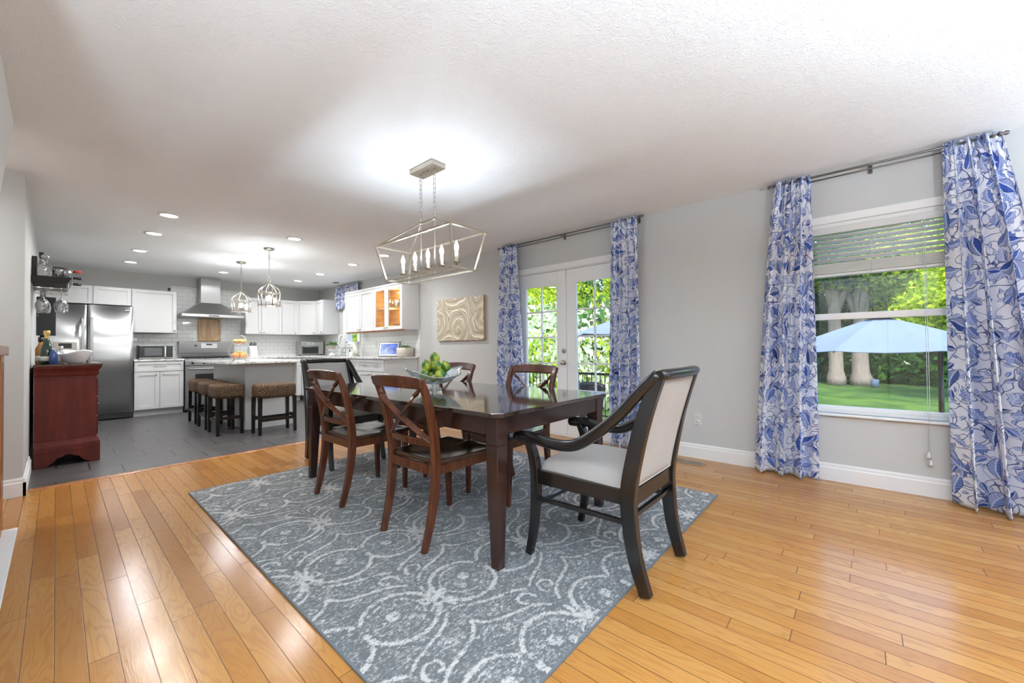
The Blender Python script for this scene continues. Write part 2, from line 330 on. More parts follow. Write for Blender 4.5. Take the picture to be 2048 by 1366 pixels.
M['leafp'] = m_leaf('overexposed_leaves', (.35, .50, .22), (.70, .78, .55), (.90, .93, .80)); M['herb'] = m_leaf('herb_leaves', (.05, .17, .04), (.12, .30, .07), (.28, .42, .14))  # pale leaf colour is whitened to imitate overexposed foliage
M['umb'] = plain('pale_blue_canvas', (.13, .175, .24), .8, var=.05, scale=3); M['art'] = m_art(); M['orange'] = plain('orange_peel', (.85, .30, .05), .45, bump=.4, scale=90)
M['orangep'] = plain('pale_citrus_peel', (.88, .46, .08), .45, bump=.4, scale=90)
M['redc'] = plain('red_cap', (.55, .05, .03), .3); M['label'] = plain('paper_label', (.75, .73, .66), .6); M['gold'] = plain('gold_foil', (.72, .48, .17), .32, .8, bump=.5, scale=60)
M['bgreen'] = plain('green_bottle_glass', (.010, .035, .018), .06, Coat_Weight=.6); M['bblue'] = plain('blue_bottle_glass', (.015, .05, .20), .08, Coat_Weight=.6); M['bdark'] = plain('dark_wine_glass', (.010, .010, .012), .07, Coat_Weight=.5)
M['amber'] = plain('amber_spirit', (.42, .18, .03), .08, Coat_Weight=.5); M['concrete'] = plain('speckled_stone_pot', (.55, .50, .42), .7, var=.15, scale=60, bump=.2); M['plank'] = plain('dark_plaque', (.035, .02, .016), .5)
M['screen'] = emit('lit_screen', (.02, .07, .35), .9)
n_ = NT('lit_blue_screen'); n_.set((.01, .01, .02), .2); n_.put(n_.b.inputs['Emission Color'], n_.ramp(n_.noise(n_.coord(), 14, 3), [(.35, (.006, .02, .12)), (.55, (.02, .09, .42)), (.75, (.10, .26, .75))])); n_.b.inputs['Emission Strength'].default_value = 1.; M['screen'] = n_.m
n_ = NT('blind_slat'); n_.n.remove(n_.b); _d = n_.node('ShaderNodeBsdfDiffuse'); _t = n_.node('ShaderNodeBsdfTranslucent'); _c = n_.mix(n_.noise(n_.coord(), 6), (.84, .84, .82), (.88, .88, .87)); n_.put(_d.inputs[0], _c); n_.put(_t.inputs[0], _c)
_m = n_.node('ShaderNodeMixShader'); _m.inputs[0].default_value = .15; n_.put(_m.inputs[1], _d.outputs[0]); n_.put(_m.inputs[2], _t.outputs[0]); n_.put(n_.out.inputs[0], _m.outputs[0]); M['slat'] = n_.m; M['bulb'] = emit('glowing_bulb', (1, .88, .72), 22.); M['down'] = emit('downlight_diffuser', (1, .95, .88), 9.)
M['lamp_off'] = plain('unlit_lens', (.08, .08, .08), .3); M['deck'] = m_wood('deck_boards', (.22, .19, .16), (.36, .32, .28), .7, (1, 20, 1)); M['stone'] = plain('white_hearth_tile', (.74, .75, .75), .25, var=.03)
M['vent'] = plain('wood_vent', (.30, .20, .12), .5); M['bowlg'] = m_frosty()
M['fruitg'] = None
n_ = NT('mottled_green_fruit'); _p = n_.coord(); _a = n_.noise(_p, 14, 3); _v = n_.node('ShaderNodeTexVoronoi'); n_.put(_v.inputs['Vector'], _p); _v.inputs['Scale'].default_value = 60
n_.set(n_.mix(n_.smooth(_a, .40, .62), (.035, .13, .015), (.42, .42, .03)), .35); n_.bump(_v.outputs['Distance'], .6, .004); M['fruitg'] = n_.m
n_ = NT('candle_sleeve'); n_.set(n_.mix(n_.noise(n_.coord(), 8), (.70, .64, .54), (.80, .74, .64)), .4); M['candle'] = n_.m

# ------------------------------------------------------------------ mesh helpers
class MB:
    def __init__(s): s.v = []; s.f = []; s.sm = []
    def add(s, vs, fs, smooth=False):
        b = len(s.v); s.v += [tuple(v) for v in vs]; s.f += [tuple(i+b for i in f) for f in fs]; s.sm += [smooth]*len(fs); return s
    def box(s, x0, x1, y0, y1, z0, z1):
        vs = [(x, y, z) for x in (x0, x1) for y in (y0, y1) for z in (z0, z1)]
        return s.add(vs, [(0, 1, 3, 2), (4, 6, 7, 5), (0, 4, 5, 1), (2, 3, 7, 6), (0, 2, 6, 4), (1, 5, 7, 3)])
    def frustum(s, a, b):   # a,b: (x0,x1,y0,y1,z)
        vs = []
        for (x0, x1, y0, y1, z) in (a, b): vs += [(x0, y0, z), (x1, y0, z), (x1, y1, z), (x0, y1, z)]
        return s.add(vs, [(3, 2, 1, 0), (4, 5, 6, 7)]+[(i, (i+1) % 4, 4+(i+1) % 4, 4+i) for i in range(4)])
    def prism(s, poly, axis, a, b):
        def P(u, v, w): return {'x': (w, u, v), 'y': (u, w, v), 'z': (u, v, w)}[axis]
        k = len(poly); vs = [P(u, v, a) for u, v in poly]+[P(u, v, b) for u, v in poly]
        return s.add(vs, [tuple(range(k))[::-1], tuple(range(k, 2*k))]+[(i, (i+1) % k, k+(i+1) % k, k+i) for i in range(k)])
    def tube(s, pts, r, n=8, cap=True, closed=False):
        pts = [Vector(p) for p in pts]; k = len(pts); rs = r if isinstance(r, (list, tuple)) else [r]*k
        vs = []; prev = None
        for i, p in enumerate(pts):
            if closed: t = (pts[(i+1) % k]-pts[i-1])
            else: t = pts[min(i+1, k-1)]-pts[max(i-1, 0)]
            t = t.normalized() if t.length > 1e-9 else Vector((0, 0, 1))
            if prev is None:
                a = Vector((0, 0, 1)) if abs(t.z) < .9 else Vector((1, 0, 0)); u = t.cross(a).normalized()
            else:
                u = prev-t*prev.dot(t); u = u.normalized() if u.length > 1e-6 else t.orthogonal().normalized()
            prev = u; w_ = t.cross(u)
            for j in range(n):
                an = 2*math.pi*j/n; vs.append(p+(u*math.cos(an)+w_*math.sin(an))*rs[i])
        fs = []
        for i in range(k if closed else k-1):
            i2 = (i+1) % k
            for j in range(n): fs.append((i*n+j, i*n+(j+1) % n, i2*n+(j+1) % n, i2*n+j))
        s.add(vs, fs, True)
        if cap and not closed:
            b = len(s.v)-len(vs); s.f += [tuple(b+j for j in range(n))[::-1], tuple(b+(k-1)*n+j for j in range(n))]; s.sm += [False, False]
        return s
    def lathe(s, prof, c=(0, 0, 0), n=20, axis='z', smooth=True):
        vs = []; fs = []
        for r, h in prof:
            for j in range(n):
                a = 2*math.pi*j/n; x, y = r*math.cos(a), r*math.sin(a)
                vs.append({'z': (c[0]+x, c[1]+y, c[2]+h), 'x': (c[0]+h, c[1]+x, c[2]+y), 'y': (c[0]+x, c[1]+h, c[2]+y)}[axis])
        k = len(prof)
        for i in range(k-1):
            for j in range(n): fs.append((i*n+j, i*n+(j+1) % n, (i+1)*n+(j+1) % n, (i+1)*n+j))
        s.add(vs, fs, smooth); b = len(s.v)-len(vs)
        if prof[0][0] > 1e-5: s.f.append(tuple(b+j for j in range(n))[::-1]); s.sm.append(False)
        if prof[-1][0] > 1e-5: s.f.append(tuple(b+(k-1)*n+j for j in range(n))); s.sm.append(False)
        return s
    def sweep(s, pts, side, w, d):
        """rectangular bar along pts; side = constant side direction; w = size along side, d = size across (lists or numbers)"""
        pts = [Vector(p) for p in pts]; side = Vector(side).normalized(); k = len(pts)
        ws = w if isinstance(w, (list, tuple)) else [w]*k; ds = d if isinstance(d, (list, tuple)) else [d]*k; vs = []
        for i, p in enumerate(pts):
            t = (pts[min(i+1, k-1)]-pts[max(i-1, 0)]).normalized(); nn = t.cross(side).normalized(); sd = nn.cross(t).normalized()
            for a, b in ((-1, -1), (1, -1), (1, 1), (-1, 1)): vs.append(p+sd*(a*ws[i]/2)+nn*(b*ds[i]/2))
        fs = [(3, 2, 1, 0), tuple(4*(k-1)+j for j in range(4))]
        for i in range(k-1):
            for j in range(4): fs.append((4*i+j, 4*i+(j+1) % 4, 4*i+4+(j+1) % 4, 4*i+4+j))
        return s.add(vs, fs)
    def grid(s, nx, ny, fn, smooth=True):
        vs = [fn(i/nx, j/ny) for j in range(ny+1) for i in range(nx+1)]
        return s.add(vs, [(j*(nx+1)+i, j*(nx+1)+i+1, (j+1)*(nx+1)+i+1, (j+1)*(nx+1)+i) for j in range(ny) for i in range(nx)], smooth)
    def ball(s, c, r, nu=14, nv=9, sq=(1, 1, 1)):
        prof = [(max(1e-6, math.sin(math.pi*i/nv))*1., -math.cos(math.pi*i/nv)) for i in range(nv+1)]
        b = len(s.v); s.lathe([(p[0]*r, p[1]*r) for p in prof], (0, 0, 0), nu)
        for i in range(b, len(s.v)): x, y, z = s.v[i]; s.v[i] = (c[0]+x*sq[0], c[1]+y*sq[1], c[2]+z*sq[2])
        return s
    def build(s, name, mat, parent=None, loc=None, bev=0., world=False, solid=0., sub=0):
        me = bpy.data.meshes.new(name); o = bpy.data.objects.new(name, me)
        off = Vector((0, 0, 0))
        if world:
            q = parent
            while q is not None: off += q.location; q = q.parent
            if parent is None: 
                xs = np.array(s.v); off = Vector(((xs[:, 0].min()+xs[:, 0].max())/2, (xs[:, 1].min()+xs[:, 1].max())/2, xs[:, 2].min()))
        me.from_pydata([(v[0]-off.x, v[1]-off.y, v[2]-off.z) for v in s.v], [], s.f); me.update()
        me.polygons.foreach_set('use_smooth', s.sm)
        me.materials.append(M[mat] if isinstance(mat, str) else mat)
        col.objects.link(o)
        if parent is not None: o.parent = parent
        elif world: o.location = off
        if loc: o.location = loc
        if solid: md = o.modifiers.new('solid', 'SOLIDIFY'); md.thickness = solid; md.offset = 0
        if bev: md = o.modifiers.new('bevel', 'BEVEL'); md.width = bev; md.segments = 2; md.limit_method = 'ANGLE'; md.angle_limit = R(35)
        if sub: md = o.modifiers.new('sub', 'SUBSURF'); md.levels = sub; md.render_levels = sub
        return o
def tag(o, label, cat, group=None, kind=None):
    o['label'] = label; o['category'] = cat
    if group: o['group'] = group
    if kind: o['kind'] = kind
    return o
def thing(name, label, cat, loc=(0, 0, 0), rz=0, group=None):
    o = bpy.data.objects.new(name, None); col.objects.link(o); o.location = loc; o.rotation_euler = (0, 0, rz); o.empty_display_size = .1
    return tag(o, label, cat, group)
def struct(name, loc=None, o=None, label=None):
    if o is None: o = bpy.data.objects.new(name, None); col.objects.link(o); o.location = loc or (0, 0, 0)
    o['kind'] = 'structure'
    if label: o['label'] = label
    return o
def copy_tree(o, parent=None):
    c = o.copy(); col.objects.link(c); c.parent = parent
    for ch in list(o.children): copy_tree(ch, c)
    return c
def S(name, mb, mat, bev=0., label=None): o = mb.build(name, mat, None, world=True, bev=bev); o['kind'] = 'structure'; 
def bez(a, b, c, d, n=10):
    a, b, c, d = map(Vector, (a, b, c, d)); out = []
    for i in range(n+1):
        t = i/n; out.append(a*(1-t)**3+b*3*t*(1-t)**2+c*3*t*t*(1-t)+d*t**3)
    return out
def spline(pts, n=6):
    pts = [Vector(p) for p in pts]; out = []; P = [pts[0]*2-pts[1]]+pts+[pts[-1]*2-pts[-2]]
    for i in range(1, len(P)-2):
        for j in range(n):
            t = j/n; p0, p1, p2, p3 = P[i-1:i+3]
            out.append(.5*((2*p1)+(p2-p0)*t+(2*p0-5*p1+4*p2-p3)*t*t+(3*p1-p0-3*p2+p3)*t**3))
    out.append(pts[-1]); return out
#=====BODY=====

# ------------------------------------------------------------------ the room
XR, YB, YT, XL, YE = 4.03, 9.484, 4.867, -.16, 4.741
def walls_with_holes(axis, pos, thick, a0, a1, holes):
    """wall in plane axis=pos, running a0..a1, z 0..H, holes (b0,b1,z0,z1)"""
    mb = MB(); hs = sorted(holes); cur = a0
    def bx(p, q, z0, z1):
        if q-p < 1e-4 or z1-z0 < 1e-4: return
        if axis == 'x': mb.box(pos, pos+thick, p, q, z0, z1)
        else: mb.box(p, q, pos, pos+thick, z0, z1)
    for (b0, b1, z0, z1) in hs:
        bx(cur, b0, 0, H); bx(b0, b1, 0, z0); bx(b0, b1, z1, H); cur = b1
    bx(cur, a1, 0, H); return mb
DOOR = (1.89, 3.41, 0.0, 2.02); WIN = (-.62, .46, .53, 2.03); KW = (7.64, 8.17, 1.20, 2.05)
S('wall_right', walls_with_holes('x', XR, .14, -3.2, YB+.14, [DOOR, WIN, KW]), 'wall')
S('wall_back', walls_with_holes('y', YB, .14, -2.6, XR, []), 'wall')
S('wall_left', MB().box(XL-.12, XL, YE, YB, 0, H), 'wall')
S('wall_left', MB().box(-2.6, XL-.12, YE, YE+.12, 0, H), 'wall')
S('wall_left', walls_with_holes('x', -2.74, .14, -3.2, YE, []), 'wall')
S('wall_rear', walls_with_holes('y', -3.34, .14, -2.74, XR+.14, [(-1.6, .4, .5, 2.1), (1.4, 3.4, .5, 2.1)]), 'wall')
S('ceiling', MB().box(-2.74, XR+.14, -3.34, YB+.14, H, H+.12), 'ceil')
S('floor', MB().box(-2.74, XR, -3.34, YT-.03, -.12, 0), 'oak')
S('floor', MB().box(XL-.02, XR, YT+.03, YB, -.12, 0), 'tile')
S('trim_1', MB().prism([(YT-.035, -.02), (YT+.035, -.02), (YT+.035, .003), (YT+.02, .008), (YT-.02, .008), (YT-.035, .003)], 'x', XL-.0, XR-.016), 'honey')
# chimney hood leaning forward towards the ceiling
S('wall_chimney', MB().prism([(-2.2, 1.1), (-.315, 1.12), (-.173, H-.001), (-2.2, H-.001)], 'y', 1.6, 3.756), 'trim')
S('wall_chimney', MB().box(-2.2, -.36, 1.6, 3.70, .012, 1.05), 'wall')
def baseboard(name, axis, pos, sgn, a0, a1, h=.135):
    t = .016; pr = [(0, 0), (t, 0), (t, h*.74), (t*.62, h*.80), (t*.62, h*.9), (t*.3, h), (0, h)]
    poly = [(pos+sgn*u, z) for u, z in pr]
    if axis == 'x': S(name, MB().prism(poly, 'y', a0, a1), 'trim')
    else:
        mb = MB(); k = len(poly); vs = [(a0, u, z) for u, z in poly]+[(a1, u, z) for u, z in poly]
        mb.add(vs, [tuple(range(k)), tuple(range(k, 2*k))[::-1]]+[(i, k+i, k+(i+1) % k, (i+1) % k) for i in range(k)]); S(name, mb, 'trim')
baseboard('baseboard_right', 'x', XR, -1, -3.18, DOOR[0]-.075)
baseboard('baseboard_right', 'x', XR, -1, DOOR[1]+.075, 5.62)
baseboard('baseboard_left', 'x', XL, 1, YE-.016, 5.66)
baseboard('baseboard_left', 'y', YE, -1, -2.6, XL+.016)
baseboard('baseboard_rear', 'y', -3.2, 1, -2.6, XR)

# ------------------------------------------------------------------ windows and doors
def casing(name, y0, y1, z0, z1, wd=.065, x=XR, t=.016, bottom=False):
    mb = MB(); mb.box(x-t, x-.001, y0-wd, y0, z0, z1+wd); mb.box(x-t, x-.001, y1, y1+wd, z0, z1+wd); mb.box(x-t, x-.001, y0, y1, z1, z1+wd)
    if bottom: mb.box(x-t, x-.001, y0-wd, y1+wd, z0-wd, z0)
    S(name, mb, 'trim', bev=.003)
# main window: double hung
y0, y1, z0, z1 = WIN
wd = struct('window_1', (XR, (y0+y1)/2, z0))
mb = MB(); mb.box(XR+.0, XR+.13, y0, y0+.03, z0, z1); mb.box(XR, XR+.13, y1-.03, y1, z0, z1); mb.box(XR, XR+.13, y0, y1, z1-.03, z1); mb.box(XR+.02, XR+.13, y0, y1, z0, z0+.025)
mb.build('window_frame', 'trim', wd, world=True)
def sash(x, za, zb, rb, rt):
    mb = MB(); a, b = y0+.03, y1-.03
    mb.box(x, x+.03, a, a+.045, za, zb); mb.box(x, x+.03, b-.045, b, za, zb); mb.box(x, x+.03, a+.045, b-.045, za, za+rb); mb.box(x, x+.03, a+.045, b-.045, zb-rt, zb)
    q = mb.build('sash', 'trim', wd, world=True, bev=.003)
    MB().box(x+.012, x+.016, a+.045, b-.045, za+rb, zb-rt).build('pane', 'glass', q, world=True)
sash(XR+.04, z0+.025, 1.318, .03, .05); sash(XR+.075, 1.27, z1-.03, .048, .04)
MB().box(XR-.035, XR+.04, y0-.05, y1+.05, z0-.018, z0).build('window_sill', 'trim', wd, world=True, bev=.004)
S('trim_2', MB().box(XR-.016, XR-.001, y0-.065, y0, z0, z1+.06).box(XR-.016, XR-.001, y1, y1+.065, z0, z1+.06).box(XR-.016, XR-.001, y0, y1, z1, z1+.06), 'trim', bev=.003)
# blind
bl = thing('window_blind', 'white two inch slat blind half raised over the upper sash of the big window', 'blind', (XR-.03, (y0+y1)/2, 1.6))
a, b = y0+.04, y1-.04; xb = XR+.012
MB().box(xb-.028, xb+.022, a, b, z1-.085, z1-.032).build('head_rail', 'white', bl, world=True, bev=.004)
zs = [z1-.108-.037*i for i in range(6)]
for i, z in enumerate(zs):
    mb = MB().grid(4, 1, lambda u, v: (xb-.026+.05*u, a+(b-a)*v, z+.008-.017*u-.003*math.sin(math.pi*u)), True)
    mb.build('slat', 'slat', bl, world=True, solid=.0028)
mb = MB()
for i in range(11): mb.box(xb-.026, xb+.024, a, b, 1.632+i*.0072, 1.632+i*.0072+.0045)
mb.build('slat_stack', 'slat', bl, world=True)
MB().box(xb-.028, xb+.024, a, b, 1.606, 1.628).build('bottom_rail', 'white', bl, world=True, bev=.004)
for yy in (a+.12, (a+b)/2, b-.12): MB().tube([(xb-.029, yy, z1-.09), (xb-.029, yy, 1.61)], .0012, 5).build('ladder_cord', 'white', bl, world=True)
cdm = MB()
for yy in (-.352, -.362): cdm.tube([(XR-.022, yy, 1.95), (XR-.04, yy, .52), (XR-.03, yy, .30 if yy > -.36 else .245)], .0016, 5)
cdm.build('pull_cord', 'white', bl, world=True)
for yy, zz in ((-.352, .285), (-.362, .232)): MB().lathe([(.003, .03), (.007, .024), (.011, .004), (.013, -.006), (.010, -.012)], (XR-.03, yy, zz), 12).build('cord_tassel', 'white', bl, world=True)
# french doors
y0, y1, _, z1 = DOOR
S('trim_3', MB().box(XR-.016, XR-.001, y0-.07, y0, 0, z1+.07).box(XR-.016, XR-.001, y1, y1+.07, 0, z1+.07).box(XR-.016, XR-.001, y0, y1, z1, z1+.07), 'trim', bev=.003)
S('trim_4', MB().box(XR, XR+.14, y0, y0+.012, 0, z1).box(XR, XR+.14, y1-.012, y1, 0, z1).box(XR, XR+.14, y0, y1, z1-.012, z1).box(XR, XR+.14, y0, y1, -.02, .015), 'trim')
def leaf(name, a, b, ga, gb, knob):
    d = struct(name, (XR+.02, (a+b)/2, .015)); x0, x1 = XR+.005, XR+.045
    zs = [.235, .555, .875, 1.195, 1.515, 1.84]
    mb = MB(); zt = z1-.016
    mb.box(x0, x1, a, ga, .017, zt).box(x0, x1, gb, b, .017, zt).box(x0, x1, ga, gb, .017, zs[0]).box(x0, x1, ga, gb, zs[-1], zt)
    mb.build('door_slab', 'trim', d, world=True, bev=.003)
    mo = MB()
    for (p, q, r, s_) in ((ga-.012, gb+.012, zs[0]-.012, zs[0]+.008), (ga-.012, gb+.012, zs[-1]-.008, zs[-1]+.012), (ga-.012, ga+.008, zs[0], zs[-1]), (gb-.008, gb+.012, zs[0], zs[-1])): mo.box(x0-.008, x0+.001, p, q, r, s_)
    mo.build('glass_moulding', 'trim', d, world=True, bev=.003)
    mu = MB(); mu.box(x0+.006, x0+.026, (ga+gb)/2-.0095, (ga+gb)/2+.0095, zs[0], zs[-1])
    for z in zs[1:-1]: mu.box(x0+.006, x0+.026, ga, gb, z-.0095, z+.0095)
    mu.build('muntin', 'trim', d, world=True, bev=.002)
    MB().box(x0+.014, x0+.018, ga, gb, zs[0], zs[-1]).build('pane', 'glass', d, world=True)
    if knob:
        for zz, kr in ((1.025, .024), (.885, .030)):
            q = MB().lathe([(.030, 0), (.030, .006), (.024, .010)], (0, 0, 0), 20, 'x')
            q.v = [(x0-v[0], knob+v[1], zz+v[2]) for v in q.v]; q.f = [f[::-1] for f in q.f]
            o = q.build('knob_plate' if kr > .025 else 'deadbolt', 'nickel', d, world=True)
            if kr > .025: MB().lathe([(.010, 0), (.010, .022), (.022, .030), (.029, .042), (.024, .056), (.001, .060)], (0, 0, 0), 18, 'x')
            q = MB().lathe([(.010, .005), (.010, .022), (.022, .030), (.028, .042), (.023, .056), (.0, .060)] if kr > .025 else [(.012, .005), (.012, .014), (.0, .016)], (0, 0, 0), 18, 'x')
            q.v = [(x0-v[0], knob+v[1], zz+v[2]) for v in q.v]; q.f = [f[::-1] for f in q.f]; q.build('door_knob' if kr > .025 else 'thumb_turn', 'nickel', o, world=True)
    return d
leaf('door_1', 2.653, y1-.014, 2.78, 3.27, 2.69); leaf('door_2', y0+.014, 2.647, 2.03, 2.515, None)
# kitchen window
y0, y1, z0, z1 = KW
kw = struct('window_2', (XR, (y0+y1)/2, z0)); mb = MB()
mb.box(XR-.005, XR+.10, y0, y0+.05, z0, z1).box(XR-.005, XR+.10, y1-.05, y1, z0, z1).box(XR-.005, XR+.10, y0, y1, z1-.05, z1).box(XR-.005, XR+.10, y0, y1, z0, z0+.03)
mb.build('window_frame', 'trim', kw, world=True); MB().box(XR+.05, XR+.055, y0+.05, y1-.05, z0+.03, z1-.05).build('pane', 'glass', kw, world=True)
S('trim_5', MB().box(XR-.02, XR-.006, y1, y1+.10, z0-.05, z1+.09).box(XR-.02, XR-.006, y0-.08, y0, z0-.05, z1+.09).box(XR-.03, XR-.006, y0-.09, y1+.11, z0-.09, z0-.05).box(XR-.02, XR-.006, y0, y1, z1, z1+.09).box(XR-.02, XR-.006, y0, y1, z0-.05, z0), 'trim', bev=.003)
# unseen windows added to the living area behind the camera for daylight
for k, (ax, p, a, b) in enumerate((('y', -3.34, -1.6, .4), ('y', -3.34, 1.4, 3.4))):
    q = struct('window_%d' % (3+k), (((a+b)/2, p, .5) if ax == 'y' else (p, (a+b)/2, .5))); mb = MB(); g = MB()
    def bx(m_, u0, u1, z0, z1, d0=.03, d1=.10):
        if ax == 'y': m_.box(u0, u1, p+d0, p+d1, z0, z1)
        else: m_.box(p+d0, p+d1, u0, u1, z0, z1)
    for (u0, u1, z0, z1) in ((a, a+.06, .5, 2.1), (b-.06, b, .5, 2.1), (a, b, 2.04, 2.1), (a, b, .5, .56), ((a+b)/2-.03, (a+b)/2+.03, .5, 2.1), (a, b, 1.28, 1.33)): bx(mb, u0, u1, z0, z1)
    bx(g, a+.06, b-.06, .56, 2.04, .06, .064)
    mb.build('window_frame', 'trim', q, world=True); g.build('pane', 'glass', q, world=True)

# ------------------------------------------------------------------ curtains and rods
def rod(name, label, ya, yb, x, z, brackets, r=.008):
    t = thing(name, label, 'curtain rod', (x, (ya+yb)/2, z))
    MB().tube([(x, ya, z), (x, yb, z)], r, 10).build('front_rod', 'bronze', t, world=True)
    MB().tube([(x+.035, ya+.02, z-.022), (x+.035, yb-.02, z-.022)], r*.7, 8).build('rear_rod', 'bronze', t, world=True)
    for yy, s_ in ((ya, -1), (yb, 1)): 
        q = MB().lathe([(.012, 0), (.014, .012), (.008, .018), (.015, .030), (.012, .042), (.0, .046)], (0, 0, 0), 12, 'y'); q.v = [(x+v[0], yy+s_*v[1], z+v[2]) for v in q.v]; q.build('finial', 'bronze', t, world=True)
    for yy in brackets: MB().box(x-.012, XR-.002, yy-.006, yy+.006, z-.012, z-.004).box(XR-.008, XR-.002, yy-.012, yy+.012, z-.04, z+.025).build('bracket', 'bronze', t, world=True)
rod('curtain_rod', 'grey double curtain rod above the big window beside the floor vent', -.69, .515, 3.93, 2.395, (.50, -.085, -.67))
rod('curtain_rod', 'grey double curtain rod running above the white french doors', 1.68, 3.62, 3.93, 2.405, (3.58, 2.65, 1.72))
def curtain(label, yt0, yt1, yb0, yb1, xt=3.925, xb=3.91, ztop=2.418, zb=.012, folds=4, seed=0, flat=1.15, amp0=.018, amp1=.055, lean=0., u_off=0.):
    rnd = random.Random(seed); ph = rnd.random()*6; nu, nv = 150, 90; mb = MB(); uv = []
    ks = [rnd.uniform(-.5, .5) for _ in range(8)]
    def P(u, v):
        z = ztop+(zb-ztop)*v; e = v**.8; y = (yt1+(yt0-yt1)*u)*(1-e)+(yb1+(yb0-yb1)*u)*e
        amp = amp0+(amp1*1.35-amp0)*min(1, v*1.5)
        uu = u+.02*math.sin(2*math.pi*(u*1.3+ks[0]))+.012*math.sin(5*v+ks[1]*6)*math.sin(3.1*u)
        f = math.sin(2*math.pi*folds*uu+ph+.5*math.sin(2*v+ks[2]*5)); f2 = math.sin(2*math.pi*folds*2.13*uu+ks[3]*9)
        pl = math.sin(2*math.pi*folds*3*u+ks[5]*7)*max(0, 1-v*9)
        x = xt+(xb-xt)*v+amp*f*.8+amp*.3*f2+.010*pl; x += lean*e*max(0, u-.35)
        y += .35*amp*math.cos(2*math.pi*folds*uu+ph)
        if v < .02: x += -.0
        return (min(x, 4.005), y, z)
    mb.grid(nu, nv, P)
    o = mb.build('curtain', 'curtain', None, world=True, solid=.0016)
    me = o.data; ul = me.uv_layers.new(name='cloth'); nvt = len(me.vertices)
    vi = np.zeros(len(me.loops), dtype=np.int32); me.loops.foreach_get('vertex_index', vi)
    # cloth coordinates: arc length of the mean row
    pts = np.array([P(i/nu, .6) for i in range(nu+1)]); arc = np.concatenate([[0], np.cumsum(np.linalg.norm(np.diff(pts, axis=0), axis=1))]); arc = arc/arc[-1]*flat
    U = np.tile(arc, nv+1)+u_off; V = np.repeat(np.arange(nv+1)/nv*(ztop-zb), nu+1)
    q = np.stack([U[vi], -V[vi]], 1).astype(np.float32).ravel(); ul.data.foreach_set('uv', q)
    return tag(o, label, 'curtain', 'blue and white floral curtains')
curtain('blue and white floral curtain left of the big window, beside the wall outlet', .275, .51, .275, .70, folds=3.2, seed=3, flat=.85, u_off=.3, amp1=.05)
curtain('blue and white floral curtain right of the big window, nearest the camera', -.69, -.445, -.93, -.455, folds=3.3, seed=8, flat=1.05, xb=3.86, u_off=2.1, amp1=.07, lean=-.06)
curtain('blue and white floral curtain at the left edge of the french doors', 3.33, 3.605, 3.22, 3.66, folds=3, seed=5, flat=.9, u_off=4.0, amp1=.045)
curtain('blue and white floral curtain at the right edge of the french doors', 1.70, 2.0, 1.66, 2.03, folds=3.5, seed=11, flat=.95, u_off=5.3, amp1=.05)
# valance over the sink window
mb = MB(); vy0, vy1 = 7.52, 8.52
mb.grid(90, 8, lambda u, v: (3.955+.014*math.sin(u*70)*(1-.3*v)+.01*math.sin(u*23), vy1+(vy0-vy1)*u, 2.40-(.46+.03*math.sin(u*9))*v))
va = mb.build('valance', 'curtain', None, world=True, solid=.0016); me = va.data; ul = me.uv_layers.new(name='cloth')
vi = np.zeros(len(me.loops), dtype=np.int32); me.loops.foreach_get('vertex_index', vi); co = np.zeros(len(me.vertices)*3); me.vertices.foreach_get('co', co); co = co.reshape(-1, 3)
ul.data.foreach_set('uv', np.stack([co[vi, 1]*1.3, co[vi, 2]], 1).astype(np.float32).ravel())
tag(va, 'short floral valance hanging above the kitchen sink window', 'valance')
t = thing('valance_rod', 'thin rod carrying the floral valance over the sink window', 'curtain rod', (3.98, 8.02, 2.38))
MB().tube([(3.985, 7.46, 2.385), (3.985, 8.56, 2.385)], .008).build('rod', 'bronze', t, world=True); MB().box(3.98, 4.028, 7.47, 7.482, 2.375, 2.392).build('bracket', 'bronze', t, world=True); MB().box(3.98, 4.028, 8.54, 8.552, 2.375, 2.392).build('bracket', 'bronze', t, world=True)

